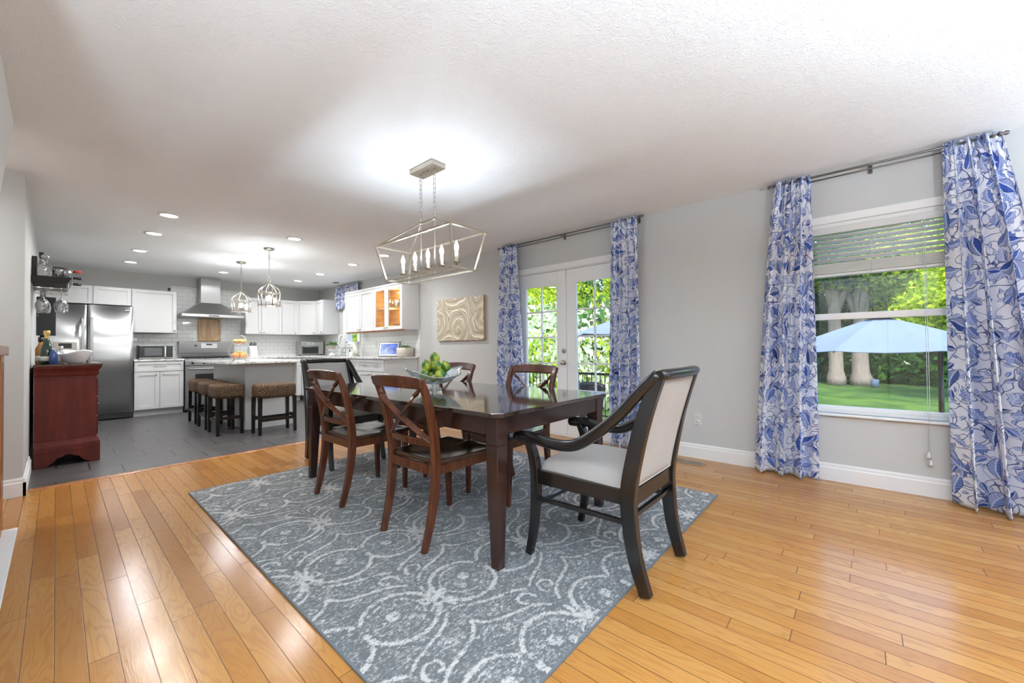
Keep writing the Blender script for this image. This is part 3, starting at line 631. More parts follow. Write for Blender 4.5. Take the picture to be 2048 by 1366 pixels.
# ------------------------------------------------------------------ rug
RX0, RX1, RY0, RY1 = .6605, 3.0991, .7815, 3.8104
def rug():
    res = .0075; nx = int(round((RX1-RX0)/res)); ny = int(round((RY1-RY0)/res))
    img = np.zeros((ny+1, nx+1), np.float32); halo = np.zeros((ny+1, nx+1), np.float32)
    def stamp(x, y, r, val=1.):
        cx, cy = x/res, y/res; rr = r/res; x0, x1 = int(cx-rr-5), int(cx+rr+6); y0, y1 = int(cy-rr-5), int(cy+rr+6)
        x0, y0 = max(0, x0), max(0, y0); x1, y1 = min(nx+1, x1), min(ny+1, y1)
        if x1 <= x0 or y1 <= y0: return
        yy, xx = np.mgrid[y0:y1, x0:x1]; d = np.hypot(xx-cx, yy-cy); a = np.clip((rr-d)+.5, 0, 1)*val
        img[y0:y1, x0:x1] = np.maximum(img[y0:y1, x0:x1], a)
        h = np.clip((rr*1.0+1.5-d)*.5+.5, 0, 1); halo[y0:y1, x0:x1] = np.maximum(halo[y0:y1, x0:x1], h)
    def curve(pts, r, val=1.):
        for (xa, ya), (xb, yb) in zip(pts[:-1], pts[1:]):
            n = max(1, int(math.hypot(xb-xa, yb-ya)/.005))
            for i in range(n): stamp(xa+(xb-xa)*i/n, ya+(yb-ya)*i/n, r, val)
    def arc(cx, cy, r, a0, a1, th, r1=None, val=1.):
        n = 40; r1 = r if r1 is None else r1
        curve([(cx+(r+(r1-r)*i/n)*math.cos(R(a0+(a1-a0)*i/n)), cy+(r+(r1-r)*i/n)*math.sin(R(a0+(a1-a0)*i/n))) for i in range(n+1)], th, val)
    px, py = .62, .72
    for gy in range(-1, 6):
        for gx in range(-1, 5):
            ox, oy = gx*px+(px/2 if gy % 2 else 0)+.1, gy*py/1.28+.05
            for sx in (-1, 1):
                # big C scroll with a second thinner line inside, curling to a leaf
                c = (ox+sx*.165, oy)
                arc(c[0], c[1], .150, 90-sx*60, 90-sx*60+sx*330, .0105)
                arc(c[0], c[1], .118, 90-sx*30, 90-sx*30+sx*250, .0055, .085, .8)
                # ogee connecting lines up and down
                pts = bez((ox+sx*.03, oy+.15, 0), (ox+sx*.10, oy+.26, 0), (ox+sx*.26, oy+.20, 0), (ox+sx*.31, oy+.33, 0), 14); curve([(p.x, p.y) for p in pts], .0085)
                pts = bez((ox+sx*.03, oy-.13, 0), (ox+sx*.12, oy-.22, 0), (ox+sx*.22, oy-.20, 0), (ox+sx*.30, oy-.27, 0), 14); curve([(p.x, p.y) for p in pts], .0075)
                # small curl
                arc(ox+sx*.075, oy+.245, .05, 200 if sx > 0 else -20, (200-300) if sx > 0 else (-20+300), .008, .015)
                for k in range(3):   # palmette leaves
                    a = R(90+sx*(20+k*32)); l = .085-.012*k
                    curve([(ox+math.cos(a)*.02, oy-.02+math.sin(a)*.02), (ox+math.cos(a)*l, oy-.02+math.sin(a)*l)], .013-.002*k, .9)
                for k in range(2):
                    a = R(-90+sx*(25+k*40)); curve([(ox+math.cos(a)*.02, oy-.04+math.sin(a)*.02), (ox+math.cos(a)*.075, oy-.04+math.sin(a)*.075)], .010, .85)
                stamp(c[0]+sx*.02, c[1]+.02, .030, .8); stamp(c[0]-sx*.03, c[1]-.03, .020, .7)
            curve([(ox, oy-.02), (ox, oy+.10)], .012)
    img = img-.38*np.clip(halo-img, 0, 1)   # dark outline either side of each pale line
    X = RX0+np.arange(nx+1)*res; Y = RY0+np.arange(ny+1)*res; XX, YY = np.meshgrid(np.minimum(X, RX1), np.minimum(Y, RY1))
    vs = np.stack([XX.ravel()-RX0, YY.ravel()-RY0, np.full(XX.size, .009)], 1)
    me = bpy.data.meshes.new('area_rug'); me.vertices.add(len(vs)); me.vertices.foreach_set('co', vs.astype(np.float32).ravel())
    j, i = np.mgrid[0:ny, 0:nx]; b = (j*(nx+1)+i).ravel(); q = np.stack([b, b+1, b+nx+2, b+nx+1], 1).astype(np.int32)
    me.loops.add(q.size); me.loops.foreach_set('vertex_index', q.ravel()); me.polygons.add(len(q)); me.polygons.foreach_set('loop_start', (np.arange(len(q))*4).astype(np.int32))
    me.update(); at = me.attributes.new('pattern', 'FLOAT', 'POINT'); at.data.foreach_set('value', img.ravel()); me.materials.append(M['rug'])
    root = thing('area_rug', 'large grey distressed rug with pale scrollwork under the dining table', 'rug', (RX0, RY0, 0))
    o = bpy.data.objects.new('pile', me); col.objects.link(o); o.parent = root
    e = MB(); wX, wY = RX1-RX0, RY1-RY0; f = .012
    e.box(-.004, f*.3, -.004, wY+.004, .001, .0095).box(wX-f*.3, wX+.004, -.004, wY+.004, .001, .0095).box(0, wX, -.004, f*.3, .001, .0095).box(0, wX, wY-f*.3, wY+.004, .001, .0095)
    e.build('binding', 'rugedge', root)
    MB().box(.002, wX-.002, .002, wY-.002, .0005, .0075).build('backing', 'rugedge', root)
rug()
RZ = .010

# ------------------------------------------------------------------ dining table
TX0, TX1, TY0, TY1, TZ = 1.35, 2.45, 1.275, 3.50, .762
tb = thing('dining_table', 'long dark glossy rectangular dining table with clipped corners on the rug', 'table', ((TX0+TX1)/2, (TY0+TY1)/2, RZ))
c_ = .045; pl = [(TX0+c_, TY0), (TX1-c_, TY0), (TX1, TY0+c_), (TX1, TY1-c_), (TX1-c_, TY1), (TX0+c_, TY1), (TX0, TY1-c_), (TX0, TY0+c_)]
MB().prism(pl, 'z', TZ-.024, TZ).build('tabletop', 'table', tb, world=True, bev=.004)
e = .032; ap = MB(); A0, A1 = TZ-.117, TZ-.024
ap.box(TX0+e+.05, TX1-e-.05, TY0+e+.006, TY0+e+.028, A0, A1).box(TX0+e+.05, TX1-e-.05, TY1-e-.028, TY1-e-.006, A0, A1).box(TX0+e+.006, TX0+e+.028, TY0+e+.05, TY1-e-.05, A0, A1).box(TX1-e-.028, TX1-e-.006, TY0+e+.05, TY1-e-.05, A0, A1)
ap.build('apron', 'tleg', tb, world=True, bev=.003)
for sx in (0, 1):
    for sy in (0, 1):
        x0 = TX0+e if sx == 0 else TX1-e-.078; y0_ = TY0+e if sy == 0 else TY1-e-.078
        mb = MB(); ox = x0 if sx == 0 else x0+.03; oy = y0_ if sy == 0 else y0_+.03
        mb.frustum((ox, ox+.048, oy, oy+.048, RZ), (x0, x0+.078, y0_, y0_+.078, .60)); mb.frustum((x0, x0+.078, y0_, y0_+.078, .60), (x0, x0+.078, y0_, y0_+.078, A1))
        mb.build('leg', 'tleg', tb, world=True, bev=.004)

# ------------------------------------------------------------------ cross-back side chairs (local: faces +Y, rear feet at y=-.26)
def side_chair():
    t = thing('dining_chair', '', 'chair')
    def post(sx):
        pts = [(sx*.196, -.262, 0), (sx*.200, -.225, .14), (sx*.203, -.200, .28), (sx*.205, -.190, .42), (sx*.208, -.196, .52), (sx*.214, -.222, .68), (sx*.219, -.262, .82), (sx*.222, -.300, .902)]
        P = spline(pts, 5); k = len(P)
        w_ = [.026+.004*min(1, i/k*3) for i in range(k)]; d_ = [.034+.016*math.sin(math.pi*min(1, i/k*1.1)) for i in range(k)]
        return MB().sweep(P, (1, 0, 0), w_, d_)
    for sx in (-1, 1):
        MB().sweep([(sx*.196, .235, 0), (sx*.200, .232, .20), (sx*.205, .228, .435)], (1, 0, 0), [.026, .034, .040], [.026, .034, .040]).build('leg', 'chair', t, bev=.003)
        post(sx).build('back_post', 'chair', t, bev=.004)
    # seat rails
    r = MB(); r.box(-.205, .205, .213, .235, .385, .437).box(-.195, .195, -.212, -.190, .385, .437)
    for sx in (-1, 1): r.sweep([(sx*.207, -.19, .411), (sx*.212, .215, .411)], (0, 0, 1), .052, .020)
    r.build('seat_rail', 'chair', t, bev=.003)
    # saddle seat
    def sp(u, v):
        x = (u-.5)*(.432+.036*v); y = -.195+.462*v
        dish = .014*(1-((u-.5)*2)**2)*math.sin(math.pi*min(1, v*1.05))**.7
        ridge = .008*math.exp(-((u-.5)/.07)**2)*max(0, v-.45)*1.8
        return (x, y, .461-dish+ridge-.004*v*v)
    s_ = MB(); s_.grid(24, 20, sp)
    n0 = 25*21; s_.grid(24, 20, lambda u, v: (sp(u, v)[0], sp(u, v)[1], .438)); s_.f[480:] = [f[::-1] for f in s_.f[480:]]
    rim = [i for i in range(25)]+[25*j+24 for j in range(1, 21)]+[25*20+i for i in range(23, -1, -1)]+[25*j for j in range(19, 0, -1)]
    for i in range(len(rim)): a, b = rim[i], rim[(i+1) % len(rim)]; s_.f.append((b, a, n0+a, n0+b)); s_.sm.append(False)
    s_.build('seat', 'cseat', t, bev=.004)
    # curved top rail with rounded ends
    P = [(-.236+.472*i/14, -.298-.030*math.sin(math.pi*i/14), .882+.008*math.sin(math.pi*i/14)) for i in range(15)]
    MB().sweep(P, (0, -.28, 1), [.046]+[.062+.010*math.sin(math.pi*i/14) for i in range(1, 14)]+[.046], .024).build('top_rail', 'chair', t, bev=.008)
    P = [(-.205+.41*i/10, -.205-.022*math.sin(math.pi*i/10), .556) for i in range(11)]
    MB().sweep(P, (0, -.1, 1), .036, .018).build('lower_rail', 'chair', t, bev=.003)
    for sx in (-1, 1):
        P = bez((sx*.200, -.286, .855), (sx*.12, -.31, .77), (-sx*.05, -.262, .66), (-sx*.196, -.208, .565), 14)
        P = [(p.x, p.y+(.004*sx), p.z) for p in P]
        MB().sweep(P, (.75*sx, 0, .66), .030, .016).build('cross_slat', 'chair', t, bev=.003)
    return t
c0 = side_chair()
spots = [(1.522, 1.915, -90, 'cherry cross-back dining chair nearer the camera on the left side of the table'),
         (1.527, 2.835, -90, 'cherry cross-back dining chair farther along the left side of the table, by the bar stools'),
         (2.232, 1.985, 90, 'cross-back dining chair on the window side, in front of the french doors'),
         (2.245, 2.915, 90, 'cross-back dining chair on the window side, behind the fruit bowl and below the swirl artwork')]
for i, (x, y, a, lb) in enumerate(spots):
    o = c0 if i == 0 else copy_tree(c0); o.location = (x, y, RZ); o.rotation_euler.z = R(a); tag(o, lb, 'chair', 'cross-back side chairs at the dining table')

# ------------------------------------------------------------------ upholstered armchairs (local: faces +Y)
def arm_chair():
    t = thing('dining_armchair', '', 'armchair')
    for sx in (-1, 1):
        # front leg rising into the arm post
        P = spline([(sx*.252, .300, 0), (sx*.250, .272, .14), (sx*.249, .258, .28), (sx*.250, .255, .42), (sx*.254, .270, .52), (sx*.256, .300, .588)], 5)
        k = len(P); MB().sweep(P, (1, 0, 0), [.034+.008*min(1, i/k*2) for i in range(k)], [.034+.014*min(1, i/k*2) if i < k*.7 else .048-.016*(i-k*.7)/(k*.3) for i in range(k)]).build('leg', 'esp', t, bev=.004)
        P = spline([(sx*.218, -.305, 0), (sx*.226, -.262, .15), (sx*.232, -.243, .30), (sx*.234, -.240, .42), (sx*.232, -.262, .56), (sx*.226, -.305, .74), (sx*.221, -.352, .88), (sx*.219, -.380, .945)], 5)
        k = len(P); MB().sweep(P, (1, 0, 0), [.034+.006*min(1, i/k*3) for i in range(k)], [.038+.030*math.sin(math.pi*min(1, .15+i/k*.8))**1 for i in range(k)]).build('back_post', 'esp', t, bev=.004)
        # rolled arm sweeping up into the back
        P = spline([(sx*.262, .345, 0.598), (sx*.263, .27, 0.604), (sx*.263, .15, 0.588), (sx*.260, .02, 0.598), (sx*.254, -.10, .672), (sx*.244, -.205, .765), (sx*.233, -.300, .872), (sx*.224, -.372, .945)], 6)
        k = len(P); MB().tube(P, [.026 if i < 2 else .028-.007*max(0, i/k-.5) for i in range(k)], 12).build('arm', 'esp', t)
        MB().lathe([(.0, -.033), (.024, -.031), (.029, -.022), (.029, .020), (.024, .026)], (sx*.262, .352, .598), 16, 'y').build('arm_scroll', 'esp', t)
        MB().sweep([(sx*.248, .25, .295), (sx*.231, -.235, .295)], (0, 0, 1), .022, .020).build('stretcher', 'esp', t, bev=.003)
    MB().sweep([(-.248, .258, .262), (.248, .258, .262)], (0, 0, 1), .020, .020).build('stretcher', 'esp', t, bev=.003)
    MB().sweep([(-.23, -.245, .320), (.23, -.245, .320)], (0, 0, 1), .022, .022).build('stretcher', 'esp', t, bev=.004)
    r = MB(); r.box(-.235, .235, .238, .262, .368, .435).box(-.222, .222, -.262, -.236, .368, .440)
    for sx in (-1, 1): r.sweep([(sx*.240, .25, .402), (sx*.226, -.245, .402)], (0, 0, 1), .067, .024)
    r.build('seat_rail', 'esp', t, bev=.003)
    # cushion
    def cp(u, v):
        x = (u-.5)*2; y = (v-.5)*2; e = (1-abs(x)**6)*(1-abs(y)**6); cr = .012*(1-x*x)*(1-y*y)
        return (x*(.232-.012*(1-v)), .012+y*.238, .436+.070*max(0, e)**.35+cr)
    MB().grid(22, 22, cp).build('seat_cushion', 'cream', t)
    pp = [(-.232, -.22, .440), (-.240, .25, .440), (.240, .25, .440), (.232, -.22, .440)]
    MB().tube(pp, .0045, 6, closed=True).build('piping', 'piping', t)
    # upholstered back panel, curved like the posts
    def bp(side):
        def f(u, v):
            z = .448+.475*v; tt = (z-.42)/.525; y = -.243-.135*tt**1.35; bul = .016*(1-(2*u-1)**4)*(1-(2*v-1)**6)
            return ((u-.5)*(.432-.020*v), y+side*(.012+bul), z)
        return f
    b = MB(); b.grid(16, 18, bp(1)); n0 = 17*19; b.grid(16, 18, bp(-1)); b.f[288:] = [f[::-1] for f in b.f[288:]]
    rim = list(range(17))+[17*j+16 for j in range(1, 19)]+[17*18+i for i in range(15, -1, -1)]+[17*j for j in range(17, 0, -1)]
    for i in range(len(rim)): a, c = rim[i], rim[(i+1) % len(rim)]; b.f.append((c, a, n0+a, n0+c)); b.sm.append(True)
    b.build('back_panel', 'cream', t)
    rim3 = [Vector(bp(-1)(u, v)) for u, v in [(0.015, i/10) for i in range(11)]+[(.985, 1-i/10) for i in range(11)]]
    MB().tube(rim3, .004, 6, closed=True).build('back_piping', 'piping', t)
    P = [(-.243+.486*i/12, -.383-.012*math.sin(math.pi*i/12), .942) for i in range(13)]
    MB().tube(P, [.020]+[.024]*11+[.020], 12).build('top_rail', 'esp', t)
    return t
a0 = arm_chair(); a0.location = (1.868, 1.003, RZ)
tag(a0, 'black and cream upholstered armchair at the near end of the table, closest to the camera', 'armchair', 'upholstered armchairs at the table ends')
a1 = copy_tree(a0); a1.location = (1.845, 3.80, RZ); a1.rotation_euler.z = R(180)
tag(a1, 'black framed armchair with cream upholstery at the far end of the table, facing the camera', 'armchair', 'upholstered armchairs at the table ends')

# ------------------------------------------------------------------ chandelier
def chain(mb, x, y, z0, z1, n, r=.0022, w=.010):
    L = (z0-z1)/n
    for i in range(n):
        zc = z0-L*(i+.5); hl = L*.66; pts = []
        for k in range(12):
            a = 2*math.pi*k/12; u = w*math.cos(a); v = (hl-w)*(1 if math.sin(a) > 0 else -1 if math.sin(a) < 0 else 0)+w*math.sin(a)
            pts.append((x+(u if i % 2 else 0), y+(0 if i % 2 else u), zc+v))
        mb.tube(pts, r, 6, closed=True)
CX, CY = 1.833, 2.43
ch = thing('chandelier', 'linear open cage chandelier with five candle lights hanging over the dining table', 'chandelier', (CX, CY, 1.612))
mb = MB(); mb.box(CX-.063, CX+.063, CY-.137, CY+.137, 2.402, H-.001); mb.build('ceiling_canopy', 'champ', ch, world=True, bev=.003)
mb = MB()
for s_ in (-.022, .022): mb.ball((CX-.015, CY+s_, 2.399), .006, 10, 6)
mb.build('canopy_screw', 'bronze', ch, world=True)
YA, YB2 = CY+.0835, CY-.0835; B0, T0 = 1.618, 1.885; bw, bl_, tw, tl_ = .105, .400, .162, .455
for yy in (YA, YB2):
    m_ = MB(); m_.tube([(CX, yy, 2.402), (CX, yy, 2.385)], .006, 8); chain(m_, CX, yy, 2.392, 2.052, 10); m_.build('chain', 'champ', ch, world=True)
    MB().tube([(CX, yy, 2.058), (CX, yy, 2.035)], .008, 8).tube([(CX, yy, 2.035), (CX, yy, B0)], .0045, 8).lathe([(.010, 0), (.014, .006), (.010, .012)], (CX, yy, 2.02), 12).build('support_rod', 'champ', ch, world=True)
fr = MB(); w_ = .0125
def bar(p, q, s=w_):
    p, q = Vector(p), Vector(q); d = (q-p).normalized(); side = Vector((0, 0, 1)) if abs(d.z) < .6 else Vector((1, 0, 0)) if abs(d.x) < .6 else Vector((0, 1, 0))
    sd = (side-d*side.dot(d)).normalized(); fr.sweep([p-d*s*.4, q+d*s*.4], sd, s, s)
Bc = [(CX-bw, CY+bl_, B0), (CX+bw, CY+bl_, B0), (CX+bw, CY-bl_, B0), (CX-bw, CY-bl_, B0)]; Tc = [(CX-tw, CY+tl_, T0), (CX+tw, CY+tl_, T0), (CX+tw, CY-tl_, T0), (CX-tw, CY-tl_, T0)]
for i in range(4): bar(Bc[i], Bc[(i+1) % 4]); bar(Tc[i], Tc[(i+1) % 4]); bar(Bc[i], Tc[i])
for i in (0, 1): bar(Tc[i], (CX, YA, 2.03), .008)
for i in (2, 3): bar(Tc[i], (CX, YB2, 2.03), .008)
bar((CX, YA, 2.03), (CX, YB2, 2.03))
fr.build('cage_frame', 'champ', ch, world=True)
MB().box(CX-.012, CX+.012, CY-bl_, CY+bl_, B0-.004, B0+.006).build('centre_bar', 'champ', ch, world=True)
for k in range(5):
    y = CY+.325-.1625*k; c = MB(); c.tube([(CX, y, B0+.005), (CX, y, 1.664)], .004, 8); c.lathe([(.004, 0), (.020, .002), (.030, .008), (.031, .010), (.018, .007), (.0, .007)], (CX, y, 1.662), 18)
    cc = c.build('candle_cup', 'champ', ch, world=True)
    MB().lathe([(.0115, 0), (.0115, .070), (.009, .073)], (CX, y, 1.669), 14).build('candle_sleeve', 'candle', cc, world=True)
    MB().lathe([(.007, 0), (.013, .018), (.016, .034), (.013, .052), (.006, .070), (.001, .082)], (CX, y, 1.741), 14).build('bulb', 'bulb', cc, world=True)
    light('candle_light', 'POINT', (CX, y, 1.775), W_CH, WARM, .023)
# ------------------------------------------------------------------ island pendants
def pendant(x, y, lb):
    t = thing('pendant_lantern', lb, 'pendant light', (x, y, 1.66), group='lantern pendants over the island')
    MB().lathe([(.001, 0), (.055, .003), (.066, .018), (.066, .024)], (x, y, H-.025), 24).build('ceiling_canopy', 'nickel', t, world=True)
    m_ = MB(); chain(m_, x, y, H-.022, 2.02, 13, .002, .008); m_.tube([(x+.018*math.cos(a), y, 2.0+.018*math.sin(a)) for a in [2*math.pi*k/14 for k in range(14)]], .003, 6, closed=True); m_.build('chain', 'nickel', t, world=True)
    f = MB(); R_ = .128; A = [R(30+60*k) for k in range(6)]; P = [(x+R_*math.cos(a), y+R_*math.sin(a)) for a in A]
    for k in range(6):
        p, q = P[k], P[(k+1) % 6]
        for z in (1.672, 1.842): f.sweep([(p[0], p[1], z), (q[0], q[1], z)], (0, 0, 1), .011, .009)
        f.tube([(p[0], p[1], 1.655), (p[0], p[1], 1.86)], .0065, 8)
        f.tube([(v.x, v.y, v.z) for v in bez((p[0], p[1], 1.845), (x+(p[0]-x)*.95, y+(p[1]-y)*.95, 1.91), (x+(p[0]-x)*.4, y+(p[1]-y)*.4, 1.93), (x, y, 1.975), 8)], .005, 7)
    f.lathe([(.004, 0), (.018, .004), (.012, .02), (.005, .03)], (x, y, 1.955), 14); f.build('lantern_frame', 'nickel', t, world=True)
    for k in range(6):
        p, q = P[k], P[(k+1) % 6]; MB().add([(p[0], p[1], 1.68), (q[0], q[1], 1.68), (q[0], q[1], 1.835), (p[0], p[1], 1.835)], [(0, 1, 2, 3)]).build('glass_panel', 'glass', t, world=True)
    s_ = MB().tube([(x, y, 1.96), (x, y, 1.83)], .004, 8).lathe([(.016, 0), (.018, .03), (.010, .045)], (x, y, 1.80), 14).build('lamp_socket', 'nickel', t, world=True)
    MB().lathe([(.012, .055), (.022, .040), (.030, .018), (.027, -.004), (.014, -.020), (.001, -.024)], (x, y, 1.755), 16).build('bulb', 'bulb', s_, world=True)
    light('pendant_light', 'POINT', (x, y, 1.765), W_PEND, (.92, .96, 1), .035)
pendant(1.88, 5.97, 'lantern pendant light nearer the camera over the near end of the kitchen island')
pendant(1.88, 7.20, 'lantern pendant light farther away over the kitchen island, next to the range hood in view')
# ------------------------------------------------------------------ recessed lights
rows = ['nearest the dining room', 'second from the dining room', 'third from the dining room', 'nearest the kitchen back wall']
cols = {.74: 'left', 1.92: 'middle', 3.14: 'window side'}
first = None
def downlight(x, y, lb, group='recessed ceiling lights in the kitchen', on=True, power=W_DOWN):
    t = thing('recessed_light', lb, 'ceiling light', (x, y, H-.003), group=group)
    MB().lathe([(.092, 0), (.090, -.006), (.072, -.008), (.066, .0)], (0, 0, 0), 32).build('trim_ring', 'trim', t)
    MB().lathe([(.0, -.003), (.066, -.003), (.067, .0)], (0, 0, 0), 32).build('lens', 'down' if on else 'lamp_off', t)
    if on: light('downlight', 'AREA', (x, y, H-.02), power, (.95, .97, 1), .13, spread=R(165))
for x, xn in cols.items():
    for j, y in enumerate((5.21, 6.14, 7.34, 8.35)):
        if x == 1.92 and j in (1, 2): continue
        downlight(x, y, 'lit recessed ceiling light, %s row, %s' % (xn, rows[j]))
t = thing('recessed_light', 'small unlit dark recessed light in the ceiling above the sink', 'ceiling light', (3.764, 8.06, H-.003))
MB().lathe([(.062, 0), (.060, -.005), (.048, -.006), (.044, .0)], (0, 0, 0), 24).build('trim_ring', 'dsteel', t); MB().lathe([(.0, -.001), (.044, -.001), (.045, .0)], (0, 0, 0), 24).build('lens', 'lamp_off', t)
for k, (x, y) in enumerate(((-1.4, -1.9), (-1.4, .3), (.7, -1.9), (2.6, -1.9))):  # unseen downlights added behind the camera as fill
    downlight(x, y, 'added unseen ceiling fill light over the living area behind the camera', 'added fill lights over the living area', True, W_DOWN*.5)

downlight(-1.0, 4.25, 'added fill light in the side hall beyond the fireplace, out of the picture', None, True, 11)  # unseen lamp added to brighten the hall end wall
def added_uplight(x, y, lb, k=1.):  # unseen floor lamps added to brighten the ceiling
    t = thing('added_uplight_lamp', lb, 'added fill lamp', (x, y, 0))
    MB().lathe([(.14, 0), (.13, .02), (.02, .03)], (x, y, 0), 24).build('base', 'bronze', t, world=True); MB().tube([(x, y, .02), (x, y, 1.47)], .013, 10).build('pole', 'bronze', t, world=True)
    MB().lathe([(.02, 1.45), (.10, 1.48), (.19, 1.53), (.185, 1.53), (.09, 1.49), (0, 1.475)], (x, y, 0), 28).build('lamp_shade', 'ceramic', t, world=True)
    light('ceiling_fill_light', 'AREA', (x, y, 1.535), W_CEIL_FILL*k, (.67, .83, 1), .26, rot=(R(180), 0, 0), spread=R(170))
added_uplight(-.75, -.35, 'added unseen lamp brightening the ceiling to the left behind the camera', 1.45); added_uplight(3.2, -2.2, 'added unseen lamp brightening the ceiling behind the camera near the window wall', .30); added_uplight(1.2, -1.5, 'added unseen lamp brightening the ceiling behind the camera before the rear windows')

# ------------------------------------------------------------------ kitchen cabinets
def shaker(axis, pos, sgn, a0, a1, z0, z1, parent, name='door', knob=None, pull=None, rail=.055, mat='white', glass=None, t=.020):
    """shaker front; axis = normal axis; pos = carcass front plane; sgn = outward direction"""
    g = .0032; a0 += g; a1 -= g; z0 += g; z1 -= g
    def bx(mb, p, q, r, s_, d0, d1):
        u, v = sorted((pos+sgn*d0, pos+sgn*d1))
        if axis == 'x': mb.box(u, v, p, q, r, s_)
        else: mb.box(p, q, u, v, r, s_)
    mb = MB(); bx(mb, a0, a0+rail, z0, z1, .001, t); bx(mb, a1-rail, a1, z0, z1, .001, t); bx(mb, a0+rail, a1-rail, z0, z0+rail, .001, t); bx(mb, a0+rail, a1-rail, z1-rail, z1, .001, t)
    if not glass: bx(mb, a0+rail, a1-rail, z0+rail, z1-rail, .001, t*.45)
    d = mb.build(name, mat, parent, world=True, bev=.0015)
    if glass: 
        mb = MB(); bx(mb, a0+rail, a1-rail, z0+rail, z1-rail, .008, .011); mb.build('glass_pane', 'cglass', d, world=True)
    def P(a, dd, z): return (pos+sgn*dd, a, z) if axis == 'x' else (a, pos+sgn*dd, z)
    if knob:
        mb = MB(); mb.tube([P(knob[0], t, knob[1]), P(knob[0], t+.014, knob[1])], .005, 8); mb.ball(P(knob[0], t+.020, knob[1]), .0135, 12, 8); mb.build('knob', 'nickel', d, world=True)
    if pull:
        a, z, L = pull; mb = MB(); mb.tube([P(a-L/2, t, z), P(a-L/2, t+.026, z)], .004, 8).tube([P(a+L/2, t, z), P(a+L/2, t+.026, z)], .004, 8).tube([P(a-L/2-.012, t+.028, z), P(a+L/2+.012, t+.028, z)], .0055, 8); mb.build('pull', 'nickel', d, world=True)
    return d
def cab(name, lb, x0, x1, y0, y1, z0, z1, group=None, mat='white'):
    t = thing(name, lb, 'cabinet', ((x0+x1)/2, (y0+y1)/2, z0), group=group)
    MB().box(x0, x1, y0, y1, z0, z1).build('carcass', mat, t, world=True, bev=.002); return t
FY = 8.885; FX = 3.42; CT = .905; WG = .006
# left of the range
t = thing('base_cabinet', 'white shaker base cabinet between the refrigerator and the range', 'cabinet', (1.135, 9.18, 0))
MB().box(.832, 1.462, FY, YB-WG, .10, CT-.004).build('carcass', 'white', t, world=True); MB().box(.832, 1.462, FY+.06, YB-WG, .0, .10).build('toe_kick', 'white', t, world=True)
shaker('y', FY, -1, .832, 1.462, .73, CT-.01, t, 'drawer', pull=(1.147, .815, .14), rail=.04)
shaker('y', FY, -1, .832, 1.147, .11, .725, t, knob=(1.147-.045, .68)); shaker('y', FY, -1, 1.147, 1.462, .11, .725, t, knob=(1.147+.045, .68))
o = MB().box(.826, 1.466, FY-.03, YB-.01, CT, CT+.03).build('countertop', 'quartz', None, world=True, bev=.003); tag(o, 'short pale quartz countertop under the microwave', 'countertop')
# right of the range up to the corner, and along the window wall
t = thing('base_cabinet', 'white base cabinets along the back wall right of the range', 'cabinet', (2.9, 9.18, 0))
MB().box(2.338, 3.40, FY, YB-WG, .10, CT-.004).build('carcass', 'white', t, world=True); MB().box(2.338, 3.40, FY+.06, YB-WG, 0, .10).build('toe_kick', 'white', t, world=True)
for k in range(3):
    a, b = 2.338+.354*k, 2.338+.354*(k+1); shaker('y', FY, -1, a, b, .73, CT-.01, t, 'drawer', pull=((a+b)/2, .815, .10), rail=.04); shaker('y', FY, -1, a, b, .11, .725, t, knob=(a+.04, .68))
def rbase(ya, yb, lb, drawers=True):
    t = thing('base_cabinet', lb, 'cabinet', (3.72, (ya+yb)/2, 0)); MB().box(FX, XR-WG, ya+.001, yb-.001, .10, CT-.004).build('carcass', 'white', t, world=True); MB().box(FX+.06, XR-WG, ya+.001, yb-.001, 0, .10).build('toe_kick', 'white', t, world=True)
    mid = (ya+yb)/2
    shaker('x', FX, -1, ya, yb, .70, CT-.01, t, 'drawer', rail=.045)
    d = [c for c in t.children if c.name.startswith('drawer')][0]
    for a in (ya+(yb-ya)*.28, ya+(yb-ya)*.72):
        MB().tube([(FX-.02, a-.055, .805), (FX-.046, a-.055, .805)], .004, 8).tube([(FX-.02, a+.055, .805), (FX-.046, a+.055, .805)], .004, 8).tube([(FX-.048, a-.068, .805), (FX-.048, a+.068, .805)], .0055, 8).build('pull', 'nickel', d, world=True)
    shaker('x', FX, -1, ya, mid, .11, .695, t, knob=(mid-.04, .65)); shaker('x', FX, -1, mid, yb, .11, .695, t, knob=(mid+.04, .65)); return t
rbase(5.66, 6.48, 'white base cabinet at the end of the window wall below the digital photo frame')
rbase(6.48, 7.30, 'white base cabinet on the window wall, second from the dining room'); rbase(7.30, 8.30, 'white sink base cabinet below the kitchen window'); 
t = thing('corner_cabinet', 'white corner base cabinet where the two counters meet', 'cabinet', (3.72, 8.89, 0)); MB().box(FX, XR-WG, 8.302, YB-WG, .10, CT-.004).build('carcass', 'white', t, world=True); MB().box(FX+.06, XR-WG, 8.302, YB-WG, 0, .10).build('toe_kick', 'white', t, world=True)
shaker('x', FX, -1, 8.31, 8.86, .11, CT-.01, t, knob=(8.36, .8))
o = MB().box(3.412, XR-WG, 5.636, 5.657, .0, CT-.004).build('end_panel', 'white', None, world=True, bev=.002); tag(o, 'plain white end panel closing the window wall cabinets beside the dining room', 'panel')
